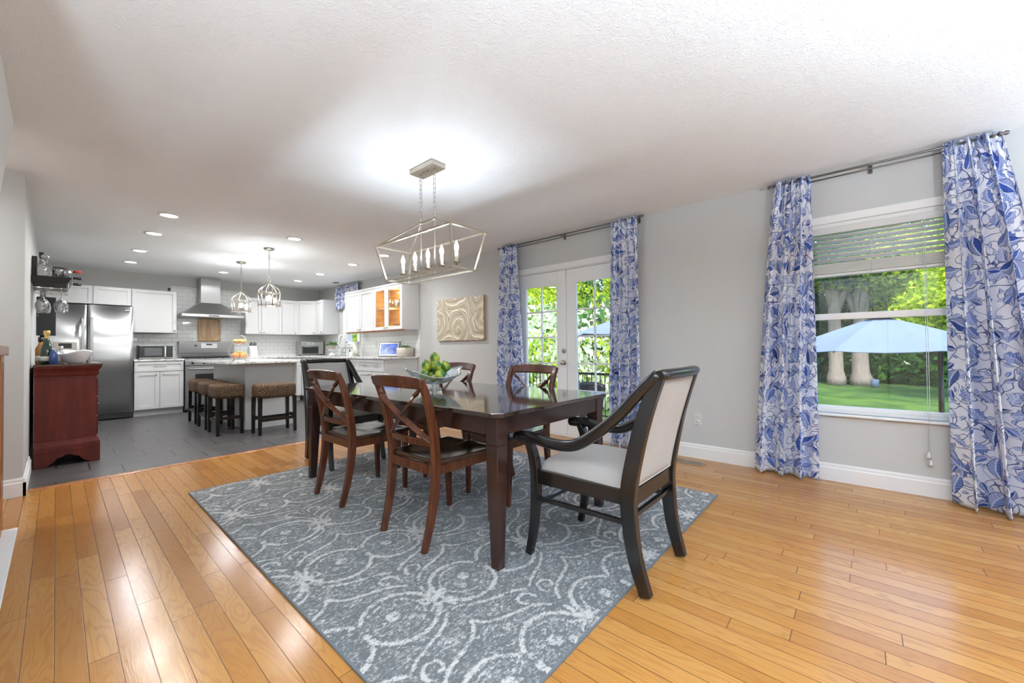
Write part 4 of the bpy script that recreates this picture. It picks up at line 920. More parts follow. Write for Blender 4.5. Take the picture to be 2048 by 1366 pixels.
# L-shaped countertop with a sink opening
mb = MB(); pl = [(3.385, 5.615), (XR-.008, 5.615), (XR-.008, YB-.008), (2.334, YB-.008), (2.334, FY-.03), (3.385, FY-.03)]
mb.prism(pl, 'z', CT, CT+.03)
o = mb.build('countertop', 'quartz', None, world=True, bev=.003); tag(o, 'L shaped pale quartz countertop running along the back wall and the window wall', 'countertop')
o = thing('kitchen_sink', 'steel undermount sink set in the counter below the kitchen window', 'sink', (3.68, 7.95, CT+.03))
MB().box(3.50, 3.86, 7.60, 7.61, .930, .9385).box(3.50, 3.86, 8.29, 8.30, .930, .9385).box(3.50, 3.51, 7.61, 8.29, .930, .9385).box(3.85, 3.86, 7.61, 8.29, .930, .9385).build('rim', 'steel', o, world=True); MB().box(3.51, 3.85, 7.61, 8.29, .9352, .9368).build('basin', 'dsteel', o, world=True)
t = thing('faucet', 'tall gooseneck chrome faucet with a coil sprayer behind the sink', 'faucet', (3.91, 7.95, .935))
P = [(3.91, 7.95, .936), (3.91, 7.95, 1.20)]+[(3.91-.0*1, 7.95, 1.20)]; arc_ = [(3.91, 7.95+.0, 1.2)]
path = [(3.91, 7.95, .936), (3.91, 7.955, 1.10)]+[(3.91-.02*math.sin(a), 8.065-.11*math.cos(a), 1.21+.13*math.sin(a)) for a in [math.pi*k/12 for k in range(13)]]+[(3.88, 8.175, 1.17)]
MB().lathe([(.028, 0), (.026, .01), (.014, .02)], (3.91, 7.95, .936), 16).tube(path, .011, 10).build('spout', 'chrome', t, world=True)
MB().tube([(3.88, 8.175, 1.18), (3.88, 8.18, 1.08)], [.014, .018], 12).build('spray_head', 'chrome', t, world=True); MB().tube([(3.895, 7.95, .99), (3.85, 7.93, 1.02)], .006, 8).build('lever', 'chrome', t, world=True)
# uppers above the fridge
t = cab('upper_cabinet', 'low white cabinet with two doors above the stainless refrigerator', -.11, .822, 9.165, YB-WG, 1.83, 2.122)
shaker('y', 9.165, -1, -.11, .378, 1.83, 2.122, t, rail=.05); shaker('y', 9.165, -1, .378, .822, 1.83, 2.122, t, rail=.05)
t = cab('upper_cabinet', 'tall single door white wall cabinet above the microwave', .826, 1.408, 9.165, YB-WG, 1.388, 2.124)
shaker('y', 9.165, -1, .826, 1.408, 1.388, 2.124, t, knob=(1.375, 1.43))
t = cab('upper_cabinet', 'white wall cabinet with two doors right of the range hood', 2.462, 3.12, 9.165, YB-WG, 1.392, 2.124)
shaker('y', 9.165, -1, 2.462, 2.745, 1.392, 2.124, t, knob=(2.71, 1.43)); shaker('y', 9.165, -1, 2.745, 3.12, 1.392, 2.124, t, knob=(2.785, 1.43))
t = cab('upper_cabinet', 'narrow white wall cabinet beside the diagonal corner cabinet', 3.122, 3.42, 9.165, YB-WG, 1.392, 2.124)
shaker('y', 9.165, -1, 3.122, 3.42, 1.392, 2.124, t, knob=(3.38, 1.43))
t = thing('corner_cabinet', 'white diagonal corner wall cabinet', 'cabinet', (3.76, 9.2, 1.392))
MB().prism([(3.422, 9.165), (3.70, 8.87), (XR-WG, 8.87), (XR-WG, YB-WG), (3.422, YB-WG)], 'z', 1.392, 2.124).build('carcass', 'white', t, world=True)
a = Vector((3.422, 9.165, 0)); b = Vector((3.70, 8.87, 0)); L = (b-a).length; d = MB(); r_ = .055
for (p, q, z0, z1, dd) in ((0, r_, 1.394, 2.122, .02), (L-r_, L, 1.394, 2.122, .02), (r_, L-r_, 1.394, 1.394+r_, .02), (r_, L-r_, 2.122-r_, 2.122, .02), (r_, L-r_, 1.394+r_, 2.122-r_, .009)): d.box(p+.002, q-.002 if q == L else q, -dd, -.001, z0, z1)
u = (b-a).normalized(); nn = Vector((-u.y, u.x, 0)); nn = nn if nn.y > 0 else -nn
d.v = [tuple(a+u*v[0]+nn*v[1]+Vector((0, 0, v[2]))) for v in d.v]; dd = d.build('door', 'white', t, world=True, bev=.0015)
kp = a+u*(L-.035)-nn*.036; MB().ball((kp.x, kp.y, 1.43), .0135, 12, 8).build('knob', 'nickel', dd, world=True)
t = cab('upper_cabinet', 'narrow white wall cabinet between the corner cabinet and the sink window', 3.70, XR-WG, 8.485, 8.868, 1.392, 2.124)
shaker('x', 3.70, -1, 8.485, 8.868, 1.392, 2.124, t, knob=(8.53, 1.43))
t = cab('upper_cabinet', 'white wall cabinet with two solid doors beside the glass fronted one', 3.70, XR-WG, 6.458, 7.50, 1.39, 2.13)
shaker('x', 3.70, -1, 6.935, 7.50, 1.39, 2.13, t, knob=(6.975, 1.43)); shaker('x', 3.70, -1, 6.458, 6.935, 1.39, 2.13, t, knob=(6.895, 1.43))
t = thing('glass_cabinet', 'white wall cabinet with two glass doors showing glassware on maple shelves', 'cabinet', (3.86, 6.01, 1.39)); g0, g1 = 5.572, 6.456
mb = MB(); mb.box(3.70, XR-WG, g0, g0+.018, 1.39, 2.13).box(3.70, XR-WG, g1-.006, g1, 1.39, 2.13).box(3.70, XR-WG, g0+.018, g1-.006, 1.39, 1.408).box(3.70, XR-WG, g0+.018, g1-.006, 2.112, 2.13); mb.build('carcass', 'white', t, world=True)
mb = MB(); mb.box(4.012, 4.02, g0+.02, g1-.008, 1.41, 2.11).box(3.71, 4.012, g1-.014, g1-.0065, 1.41, 2.11).box(3.71, 4.012, g0+.0185, g0+.026, 1.41, 2.11).box(3.71, 4.012, g0+.026, g1-.014, 1.4085, 1.414).box(3.71, 4.012, g0+.026, g1-.014, 2.104, 2.1115); mb.build('lining', 'maple', t, world=True)
MB().box(3.72, 4.01, g0+.027, g1-.015, 1.752, 1.770).build('shelf', 'maple', t, world=True); light('cabinet_fill', 'POINT', (3.80, 6.0, 2.07), 5, (1, .85, .62), .03); light('cabinet_fill', 'POINT', (3.76, 6.0, 1.72), 3, (1, .85, .62), .03)  # point lights added inside the cabinet to brighten its lining
shaker('x', 3.70, -1, 6.04, g1, 1.39, 2.13, t, knob=(6.075, 1.43), glass=True); shaker('x', 3.70, -1, g0, 6.04, 1.39, 2.13, t, knob=(6.0, 1.43), glass=True)
o = MB().box(3.675, XR-WG, 5.565, 7.505, 2.131, 2.165).build('cabinet_crown', 'white', None, world=True, bev=.004); tag(o, 'plain white crown strip along the top of the window wall cabinets', 'trim')
o = MB().box(3.705, 3.72, 5.575, 7.49, 1.365, 1.389).build('light_rail', 'honey', None, world=True); tag(o, 'thin wooden light rail under the window wall cabinets', 'trim')
gi = 0
def tumbler(x, y, z, r, h, name, lb, cat, group, mat='crystal'):
    o = MB().lathe([(.0, .003), (r*.85, .003), (r*.8, 0), (r*.85, 0), (r, h), (r*.93, h), (r*.8, .008), (0, .008)], (0, 0, 0), 16).build(name, mat, None); o.location = (x, y, z); return tag(o, lb, cat, group)
for (x, y) in ((3.80, 5.66), (3.80, 5.75), (3.80, 5.84), (3.80, 5.93), (3.89, 5.70), (3.89, 5.80), (3.89, 5.90)): tumbler(x, y, 1.7705, .034, .13, 'drinking_glass', 'clear drinking glass on the upper shelf of the glass fronted cabinet', 'glass', 'glasses on the upper cabinet shelf')
for (x, y) in ((3.80, 6.12), (3.88, 6.16)): tumbler(x, y, 1.7705, .03, .15, 'stacked_glass', 'clear glass on the upper shelf behind the left glass door', 'glass', 'glasses behind the left cabinet door')
def platter(y, tilt, r, lb):
    m_ = MB().lathe([(0, 0), (r*.6, .001), (r*.7, .010), (r, .016), (r, .020), (r*.68, .014), (0, .006)], (0, 0, 0), 28); o = m_.build('plate', 'ceramic', None); o.rotation_euler = (0, R(-78), tilt); o.location = (3.965, y, 1.4155+r*.98); return tag(o, lb, 'plate', 'plates standing in the glass cabinet')
platter(5.74, 0, .15, 'pale plate standing upright on the lower shelf behind the right glass door'); 
o = MB().lathe([(.0, 0), (.055, .0), (.10, .05), (.115, .075), (.11, .076), (.09, .05), (0, .008)], (0, 0, 0), 24).build('glass_bowl', 'crystal', None); o.location = (3.86, 5.92, 1.4145); tag(o, 'clear glass bowl on the lower shelf of the glass cabinet', 'bowl')
o = MB().lathe([(.0, 0), (.04, .0), (.06, .03), (.075, .06), (.07, .061), (.05, .03), (0, .008)], (0, 0, 0), 24).build('bowl', 'orangep', None); o.location = (3.86, 6.22, 1.4145); tag(o, 'small amber bowl low behind the left glass cabinet door', 'bowl')
# backsplash tiles
S('trim_6', MB().box(1.375, 2.462, YB-.008, YB-.0005, .935, 2.262).box(.826, 1.375, YB-.008, YB-.0005, .935, 1.39).box(2.462, XR-.009, YB-.008, YB-.0005, .935, 1.392), 'subway')
S('trim_7', MB().box(XR-.008, XR-.0005, 5.575, YB-.009, .935, 1.11).box(XR-.008, XR-.0005, 5.575, 7.55, 1.11, 1.392).box(XR-.008, XR-.0005, 8.28, YB-.009, 1.11, 1.392), 'subway')
# ------------------------------------------------------------------ fridge
t = thing('refrigerator', 'stainless side by side refrigerator with an ice dispenser in the left door', 'refrigerator', (.355, 9.14, 0)); f0 = 8.83
MB().box(-.108, .818, 8.90, YB-.02, .02, 1.785).build('body', 'dsteel', t, world=True); MB().box(-.10, .81, 8.88, 8.90, .015, .10).build('base_grille', 'black', t, world=True)
def fdoor(x0, x1, name, hx):
    mb = MB(); mb.grid(12, 1, lambda u, v: (x0+(x1-x0)*u, f0-.012*math.sin(math.pi*u)+.008, .105+(1.79-.105)*v)); k = 13
    vs = [(x0+(x1-x0)*i/12, 8.898, z) for z in (.105, 1.79) for i in range(13)]; b = len(mb.v); mb.v += vs
    for i in range(12): mb.f += [(i, b+i, b+i+1, i+1), (k+i, k+i+1, b+k+i+1, b+k+i), (b+i, b+k+i, b+k+i+1, b+i+1)]; mb.sm += [False]*3
    mb.f += [(0, k, b+k, b), (k-1, b+k-1, b+2*k-1, 2*k-1)]; mb.sm += [False]*2
    d = mb.build(name, 'steel', t, world=True)
    P = [(hx, f0-.002, .62), (hx, f0-.05, .66), (hx, f0-.062, .95), (hx, f0-.062, 1.35), (hx, f0-.05, 1.56), (hx, f0-.002, 1.60)]
    MB().sweep(P, (1, 0, 0), .034, .016).build('handle', 'steelv', d, world=True, bev=.005); return d
dl = fdoor(-.106, .300, 'freezer_door', .262); dr = fdoor(.314, .816, 'refrigerator_door', .352)
MB().box(-.03, .20, f0-.014, f0-.002, 1.00, 1.22).build('dispenser_panel', 'nickel', dl, world=True, bev=.004); MB().box(.02, .15, f0-.018, f0-.013, 1.125, 1.20).build('dispenser_display', 'black', dl, world=True); MB().box(-.02, .19, f0-.016, f0-.013, 1.01, 1.085).build('dispenser_recess', 'black', dl, world=True)
MB().box(.72, .77, f0-.006, f0+.006, 1.715, 1.735).build('badge', 'nickel', dr, world=True)
# ------------------------------------------------------------------ range and hood
t = thing('range', 'stainless gas range with a tall backguard and black grates', 'stove', (1.90, 9.16, 0)); r0, r1 = 1.474, 2.326
MB().box(r0, r1, 8.86, YB-.02, .03, .90).build('body', 'dsteel', t, world=True); MB().box(r0, r1, 8.84, YB-.02, .90, .925).build('cooktop', 'steel', t, world=True, bev=.004)
b = MB().prism([(9.40, .925), (YB-.012, .925), (YB-.012, 1.245), (9.385, 1.245), (9.375, 1.235)], 'x', r0, r1).build('backguard', 'steel', t, world=True, bev=.004)
MB().box(1.80, 2.05, 9.374, 9.38, 1.12, 1.205).build('control_panel', 'white', b, world=True); MB().box(1.88, 1.97, 9.370, 9.3745, 1.175, 1.20).build('display', 'black', b, world=True); MB().tube([(1.722, 9.392, 1.165), (1.722, 9.365, 1.165)], .018, 16).build('clock_knob', 'black', b, world=True)
MB().box(r0+.002, r1-.002, 9.386, 9.394, 1.02, 1.027).build('vent_slot', 'black', b, world=True)
d = MB().box(r0+.005, r1-.005, 8.825, 8.858, .25, .80).build('oven_door', 'steel', t, world=True, bev=.004); MB().box(r0+.14, r1-.14, 8.821, 8.826, .36, .66).build('oven_window', 'black', d, world=True)
MB().tube([(r0+.06, 8.825, .75), (r0+.06, 8.78, .75)], .007, 8).tube([(r1-.06, 8.825, .75), (r1-.06, 8.78, .75)], .007, 8).tube([(r0+.04, 8.775, .75), (r1-.04, 8.775, .75)], .012, 12).build('oven_handle', 'steel', d, world=True)
MB().box(r0+.005, r1-.005, 8.825, 8.858, .06, .24).build('storage_drawer', 'steel', t, world=True, bev=.004)
p_ = MB().box(r0, r1, 8.815, 8.858, .81, .90).build('knob_panel', 'steel', t, world=True, bev=.006)
for k in range(5): MB().tube([(r0+.10+.163*k, 8.815, .855), (r0+.10+.163*k, 8.785, .855)], [.022, .018], 14).build('burner_knob', 'black', p_, world=True)
for k in range(3):
    mb = MB(); gx = r0+.03+.267*k
    for i in range(4): mb.box(gx+.012+i*.078, gx+.020+i*.078, 8.90, 9.34, .945, .957)
    for yy in (8.90, 9.05, 9.19, 9.332): mb.box(gx, gx+.262, yy, yy+.008, .935, .957)
    for (ax, ay) in ((gx, 8.9), (gx+.254, 8.9), (gx, 9.332), (gx+.254, 9.332)): mb.box(ax, ax+.008, ay, ay+.008, .9255, .94)
    mb.build('grate', 'blackm', t, world=True)
t = thing('range_hood', 'stainless chimney range hood over the stove', 'range hood', (1.905, 9.25, 1.69)); h0, h1, hy = 1.455, 2.40, 9.0
MB().box(h0, h1, hy, YB-.01, 1.69, 1.735).build('canopy_rim', 'steel', t, world=True, bev=.002)
MB().frustum((h0+.003, h1-.003, hy+.003, YB-.01, 1.735), (1.755, 2.075, 9.21, YB-.01, 1.965)).build('canopy', 'steel', t, world=True)
MB().box(1.765, 2.065, 9.22, YB-.01, 1.965, H-.002).build('chimney', 'steelv', t, world=True, bev=.002); MB().box(1.84, 2.0, hy-.003, hy+.001, 1.703, 1.722).build('control_strip', 'black', t, world=True)
t = MB().box(1.765, 2.118, 9.425, 9.450, 1.26, 1.694).build('cutting_board', 'board', None, world=True, bev=.02); t.rotation_euler.x = R(-4); t.location = (1.942, 9.425, 1.247); tag(t, 'large wooden cutting board leaning on the range backguard under the hood', 'cutting board')
MB().tube([(.155*math.cos(a), -.0135, .20+.155*math.sin(a)) for a in [R(200+14*k) for k in range(11)]], .0025, 6).build('juice_groove', 'maple', t)
# microwave
t = thing('microwave', 'small black and silver microwave on the short counter', 'microwave', (1.12, 9.2, .937)); m0, m1 = .902, 1.336
MB().box(m0, m1, 9.02, 9.34, .943, 1.172).build('body', 'black', t, world=True, bev=.004); MB().box(m0, m1, 9.006, 9.02, .945, .962).box(m0, m1, 9.006, 9.02, 1.158, 1.172).box(1.222, 1.245, 9.006, 9.02, .945, 1.17).build('trim', 'steel', t, world=True)
d = MB().box(m0+.004, 1.222, 9.004, 9.019, .963, 1.157).build('door', 'black', t, world=True); MB().box(.97, 1.19, 9.0015, 9.0045, .995, 1.125).build('window', 'dsteel', d, world=True); MB().box(1.228, 1.240, 8.985, 9.0, .975, 1.145).build('handle', 'chrome', d, world=True)
MB().box(1.248, m1-.004, 9.004, 9.019, .963, 1.157).build('control_panel', 'black', t, world=True)
MB().box(m0+.02, m0+.05, 9.05, 9.30, .9355, .943).box(m1-.05, m1-.02, 9.05, 9.30, .9355, .943).build('foot', 'black', t, world=True)
# toaster oven
t = thing('toaster_oven', 'silver toaster oven in the kitchen corner', 'toaster oven', (3.74, 9.25, .9355)); q0, q1 = 3.50, 3.98
MB().box(q0, q1, 9.13, 9.40, .955, 1.25).build('body', 'steel', t, world=True, bev=.012); d = MB().box(q0+.01, q0+.36, 9.112, 9.13, .975, 1.15).build('door', 'dsteel', t, world=True, bev=.003); MB().tube([(q0+.03, 9.095, 1.135), (q0+.34, 9.095, 1.135)], .007, 8).tube([(q0+.04, 9.095, 1.135), (q0+.04, 9.112, 1.135)], .005, 8).tube([(q0+.33, 9.095, 1.135), (q0+.33, 9.112, 1.135)], .005, 8).build('handle', 'steel', d, world=True)
MB().box(q0+.03, q0+.34, 9.108, 9.113, .995, 1.115).build('window', 'black', d, world=True)
for k in range(4): MB().tube([(q0+.06+.09*k, 9.13, 1.20), (q0+.06+.09*k, 9.112, 1.20)], .018, 14).build('dial', 'chrome', t, world=True)
MB().box(q0+.03, q0+.06, 9.15, 9.38, .9355, .955).box(q1-.06, q1-.03, 9.15, 9.38, .9355, .955).build('foot', 'black', t, world=True)
# security camera on the cabinet
t = thing('security_camera', 'tiny black round camera on top of the tall wall cabinet', 'camera', (1.31, 9.20, 2.1245)); MB().lathe([(.022, 0), (.020, .006), (.006, .012), (.006, .03)], (1.31, 9.20, 2.1245), 16).build('stand', 'black', t, world=True); MB().ball((1.31, 9.20, 2.168), .022, 14, 9).build('camera_head', 'black', t, world=True)

# ------------------------------------------------------------------ island and stools
I = (1.42, 2.42, 5.98, 7.95); B_ = (1.675, 2.32, 6.245, 7.88)
t = thing('kitchen_island', 'grey white kitchen island with an overhanging marbled top', 'island', (1.95, 7.0, 0))
MB().box(B_[0], B_[1], B_[2], B_[3], 0, CT-.012).build('base', 'white', t, world=True, bev=.003)
MB().box(B_[0]-.006, B_[0], B_[2]+.02, B_[3]-.02, .0, .09).box(B_[0]+.02, B_[1]-.02, B_[2]-.006, B_[2], .0, .09).build('base_board', 'white', t, world=True)
MB().box(B_[1]-.03, B_[1]+.006, B_[2]-.008, B_[2]+.03, 0, CT-.012).build('corner_post', 'white', t, world=True, bev=.003)
c_ = .06; MB().prism([(I[0]+c_, I[2]), (I[1]-c_, I[2]), (I[1], I[2]+c_), (I[1], I[3]), (I[0], I[3]), (I[0], I[2]+c_)], 'z', CT-.012, CT+.018).build('worktop', 'quartz', t, world=True, bev=.004)
IZ = CT+.0185
def stool():
    t = thing('bar_stool', '', 'stool')
    def top(u, v):
        th = u*2*math.pi; ph = v*math.pi; e = .28
        cx, sx = math.cos(th), math.sin(th); cr = max(0, math.sin(ph))**.30; z = math.cos(ph)
        f = lambda a, p: math.copysign(abs(a)**p, a)
        x = .232*f(cx, .35)*cr; y = .158*f(sx, .35)*cr; zz = .545+.092*f(z, .45)+(.012*(x/.23)**2 if z > 0 else 0)
        return (x, y, zz)
    mb = MB().grid(48, 20, top); mb.build('seat', 'woven', t)
    for sx in (-1, 1):
        for sy in (-1, 1): MB().frustum((sx*.205-.017, sx*.205+.017, sy*.130-.017, sy*.130+.017, 0), (sx*.200-.022, sx*.200+.022, sy*.126-.022, sy*.126+.022, .47)).build('leg', 'esp', t, bev=.003)
    for sy in (-1, 1): MB().box(-.19, .19, sy*.128-.010, sy*.128+.010, .165, .205).build('stretcher', 'esp', t, bev=.002)
    for sx in (-1, 1): MB().box(sx*.203-.010, sx*.203+.010, -.115, .115, .165+.03, .205+.03).build('stretcher', 'esp', t, bev=.002)
    return t
s0 = stool()
for i, (x, y, a, lb) in enumerate(((1.885, 5.80, 0, 'woven bar stool alone at the near end of the island, facing the dining table'), (1.455, 6.25, 90, 'woven bar stool on the left side of the island, nearest of that row of three'), (1.462, 6.86, 90, 'woven bar stool on the left side of the island, middle of that row of three'), (1.470, 7.50, 90, 'woven bar stool on the left side of the island, farthest of that row of three'))):
    o = s0 if i == 0 else copy_tree(s0); o.location = (x, y, 0); o.rotation_euler.z = R(a); tag(o, lb, 'stool', 'woven bar stools at the island')
# two tier fruit stand
fx, fy = 1.60, 6.20; t = thing('fruit_stand', 'two tier silver wire fruit stand on the island', 'fruit stand', (fx, fy, IZ)); mb = MB()
dv = Vector((.66, -.75, 0))
def Q(a, z, b=0.): return (fx+dv.x*a-dv.y*b*-1, fy+dv.y*a+dv.x*b, IZ+z)
for s_ in (-1, 1): mb.tube(spline([Q(s_*.10, .0), Q(s_*.07, .03), Q(s_*.13, .10), Q(s_*.145, .135), Q(s_*.10, .24), Q(s_*.085, .29), Q(s_*.05, .335), Q(0, .348)], 5), .0035, 6)
mb.tube([Q(0, .0, .10), Q(0, .03, .06)], .0035, 6).tube([Q(0, .0, -.10), Q(0, .03, -.06)], .0035, 6); mb.build('frame', 'chrome', t, world=True)
for (z, r, dep, nm) in ((.028, .128, .055, 'lower_basket'), (.225, .095, .045, 'upper_basket')):
    b = MB()
    for k in range(4): f_ = k/3; b.tube([(fx+r*(.45+.55*f_**.7)*math.cos(a), fy+r*(.45+.55*f_**.7)*math.sin(a), IZ+z+dep*f_) for a in [2*math.pi*i/28 for i in range(28)]], .0022, 5, closed=True)
    for k in range(16): a = 2*math.pi*k/16; b.tube([(fx+r*(.45+.55*q**.7)*math.cos(a), fy+r*(.45+.55*q**.7)*math.sin(a), IZ+z+dep*q) for q in (0, .3, .6, 1)], .0016, 5)
    b.lathe([(0, 0), (r*.45, 0)], (fx, fy, IZ+z), 20); b.build(nm, 'chrome', t, world=True)
rnd = random.Random(4)
for k, (a, q, z) in enumerate(((0, .062, .080), (1.26, .062, .080), (2.51, .062, .080), (3.77, .062, .080), (5.03, .062, .080), (.6, .0, .105))):
    o = MB().ball((0, 0, 0), .036, 14, 10).build('orange', 'orange', None); o.location = (fx+q*math.cos(a), fy+q*math.sin(a), IZ+z); tag(o, 'orange in the lower basket of the wire fruit stand', 'orange', 'oranges in the lower basket')
for k, (a, q, z) in enumerate(((0, .046, .268), (1.57, .046, .268), (3.14, .046, .268), (4.71, .046, .268))):
    o = MB().ball((0, 0, 0), .030, 14, 10, (1.15, 1, .9)).build('lemon', 'orangep', None); o.location = (fx+q*math.cos(a), fy+q*math.sin(a), IZ+z); tag(o, 'yellow orange citrus fruit in the upper basket of the wire stand', 'citrus', 'citrus in the upper basket')
# knife block behind
t = thing('knife_block', 'knife block with black handled knives on the back counter behind the fruit stand', 'knife block', (2.62, 9.25, .9355)); MB().prism([(9.17, .9355), (9.33, .9355), (9.38, 1.09), (9.26, 1.16)], 'x', 2.55, 2.69).build('block', 'white', t, world=True, bev=.003)
for k in range(5): MB().sweep([(2.568+.026*k, 9.29, 1.12), (2.568+.026*k, 9.245, 1.215+.02*(k % 2))], (1, 0, 0), .014, .022).build('knife_handle', 'black', t, world=True, bev=.003)
# counter items at the window wall
def leaf_clump(c, r, n, mat, name, parent, seed, ln=.05, wd=.016, up=.6):
    rn = random.Random(seed); mb = MB()
    for k in range(n):
        a = rn.random()*6.283; e = rn.uniform(up-.5, 1.3); d = Vector((math.cos(a)*math.cos(e), math.sin(a)*math.cos(e), math.sin(e))); rr = r*rn.random()**.5
        p = Vector(c)+Vector((math.cos(a)*rr, math.sin(a)*rr, 0))*.8; L = ln*rn.uniform(.7, 1.3); s_ = d.cross(Vector((0, 0, 1))).normalized()
        if s_.length < .1: s_ = Vector((1, 0, 0))
        q = p+d*L*rn.uniform(.2, 1.0); tip = q+d*L+Vector((0, 0, -L*.3)); m1 = q+d*L*.5
        mb.add([q, m1+s_*wd, tip, m1-s_*wd], [(0, 1, 2, 3)])
        mb.tube([p-Vector((0, 0, .01)), q], .0012, 4)
    return mb.build(name, mat, parent, world=True)
t = thing('digital_photo_frame', 'tilted digital frame with a lit blue screen on the counter', 'digital frame', (3.74, 6.07, .939)); fr_ = MB(); sw, sh = .38, .255
fr_.box(-sw/2, sw/2, -.009, .009, 0, sh); o = fr_.build('bezel', 'black', t, bev=.003); MB().box(-sw/2+.012, sw/2-.012, -.0115, -.009, .012, sh-.012).build('mat_border', 'label', o); MB().box(-sw/2+.035, sw/2-.035, -.013, -.0115, .035, sh-.035).build('screen', 'screen', o)
MB().sweep([(0, .009, sh*.6), (0, .10, .028)], (1, 0, 0), .06, .006).build('easel_leg', 'black', t); t.rotation_euler = (R(-14), 0, R(-58))
t = thing('planter', 'round speckled stone planter with succulents at the end of the counter', 'planter', (3.87, 5.775, .936)); MB().lathe([(.115, 0), (.132, .01), (.140, .08), (.138, .150), (.128, .152), (.128, .135), (0, .135)], (3.87, 5.775, .936), 32).build('pot', 'concrete', t, world=True); leaf_clump((3.87, 5.775, 1.072), .11, 110, 'herb', 'succulents', t, 5, .035, .013, .5)
t = thing('paper_towel_holder', 'white paper towel roll on a stand near the sink', 'paper towel', (3.86, 7.42, .936)); MB().lathe([(.075, 0), (.075, .01), (.008, .014), (.008, .30)], (3.86, 7.42, .936), 20).build('stand', 'nickel', t, world=True); MB().lathe([(.02, .015), (.058, .015), (.058, .285), (.02, .285)], (3.86, 7.42, .936), 28).build('paper_roll', 'label', t, world=True)
t = thing('plant_stand', 'white fluted pedestal on the counter left of the faucet', 'stand', (3.80, 8.32, .936)); MB().lathe([(.085, 0), (.080, .02), (.035, .05), (.022, .08), (.03, .10), (.078, .115), (.082, .128), (0, .128)], (3.80, 8.32, .936), 24).build('pedestal', 'ceramic', t, world=True)
t = thing('potted_plant', 'green herb in a grey square pot on the white pedestal', 'plant', (3.80, 8.32, 1.065)); MB().frustum((3.755, 3.845, 8.275, 8.365, 1.0645), (3.735, 3.865, 8.255, 8.385, 1.165)).build('pot', 'concrete', t, world=True, bev=.003); leaf_clump((3.80, 8.32, 1.16), .055, 120, 'herb', 'foliage', t, 9, .055, .014, .55)
t = thing('soap_bottle', 'small dark figurine like soap bottle right of the faucet', 'bottle', (3.88, 7.72, .936)); MB().lathe([(.026, 0), (.028, .01), (.026, .08), (.010, .10), (.010, .125)], (3.88, 7.72, .936), 16).build('bottle', 'black', t, world=True); MB().tube([(3.88, 7.72, 1.06), (3.88, 7.72, 1.09), (3.85, 7.72, 1.092)], .004, 8).build('pump', 'chrome', t, world=True)
t = thing('white_mug', 'white mug at the foot of the paper towel roll', 'mug', (3.72, 7.36, .936)); MB().lathe([(.032, 0), (.036, .005), (.036, .085), (.032, .085), (.030, .008), (0, .008)], (3.72, 7.36, .936), 20).build('cup', 'ceramic', t, world=True); MB().tube([(3.72, 7.325+.0, .96), (3.72, 7.30, .965), (3.72, 7.295, .985), (3.72, 7.30, 1.005), (3.72, 7.325, 1.01)], .004, 8).build('handle', 'ceramic', t, world=True)
o = MB().box(3.46, 3.80, 8.55, 9.02, .9355, .944).build('serving_tray', 'ceramic', None, world=True, bev=.003); tag(o, 'flat white board lying on the corner counter in front of the toaster oven', 'tray')
# wall plates
def plate(name, lb, x, y, z, axis='x', gang=1, sockets=True):
    t = thing(name, lb, 'outlet' if sockets else 'switch', (x, y, z)); w_ = .035*gang+.0
    MB().box(x-.006, x, y-w_, y+w_, z-.057, z+.057).build('cover_plate', 'white', t, world=True, bev=.002)
    for dz in (-.026, .026):
        o = MB().lathe([(.0165, 0), (.0165, .002), (0, .002)], (0, 0, 0), 16, 'x'); o.v = [(x-.006-v[0], y+v[1], z+dz+v[2]*.85) for v in o.v]; o.f = [f[::-1] for f in o.f]; q = o.build('socket', 'trim', t, world=True)
        MB().box(x-.0095, x-.0082, y-.008, y-.0055, z+dz-.002, z+dz+.008).box(x-.0095, x-.0082, y+.0055, y+.008, z+dz-.002, z+dz+.008).build('slot', 'black', q, world=True)
plate('wall_outlet', 'white double wall outlet low on the wall between the doors and the big window', XR-.0005, 1.168, .375)
plate('wall_outlet', 'white outlet on the tiled wall above the digital frame', XR-.009, 6.10, 1.16); plate('wall_outlet', 'white outlet on the tiled wall farther from the dining room, left of the frame', XR-.009, 6.95, 1.16)
# artwork
t = thing('wall_art', 'textured beige and gold abstract swirl canvas on the wall left of the french doors', 'artwork', (XR-.02, 4.538, 1.184)); MB().box(XR-.038, XR-.0005, 4.014, 5.062, 1.184, 1.828).build('frame_edge', 'board', t, world=True); MB().box(XR-.041, XR-.0375, 4.016, 5.060, 1.186, 1.826).build('canvas', 'art', t, world=True)
# floor vent
t = thing('floor_vent', 'wooden floor register with dark slots in front of the baseboard', 'vent', (3.825, 1.22, 0)); MB().box(3.765, 3.888, 1.065, 1.375, .0, .005).build('frame', 'vent', t, world=True, bev=.0015)
for (a, b) in ((1.085, 1.205), (1.235, 1.355)):
    q = MB().box(3.79, 3.863, a, b, .0052, .0058).build('grille', 'black', t, world=True); m_ = MB()
    for k in range(8): m_.box(3.79, 3.863, a+.006+k*.0145, a+.010+k*.0145, .0059, .0066)
    m_.build('fin', 'vent', q, world=True)

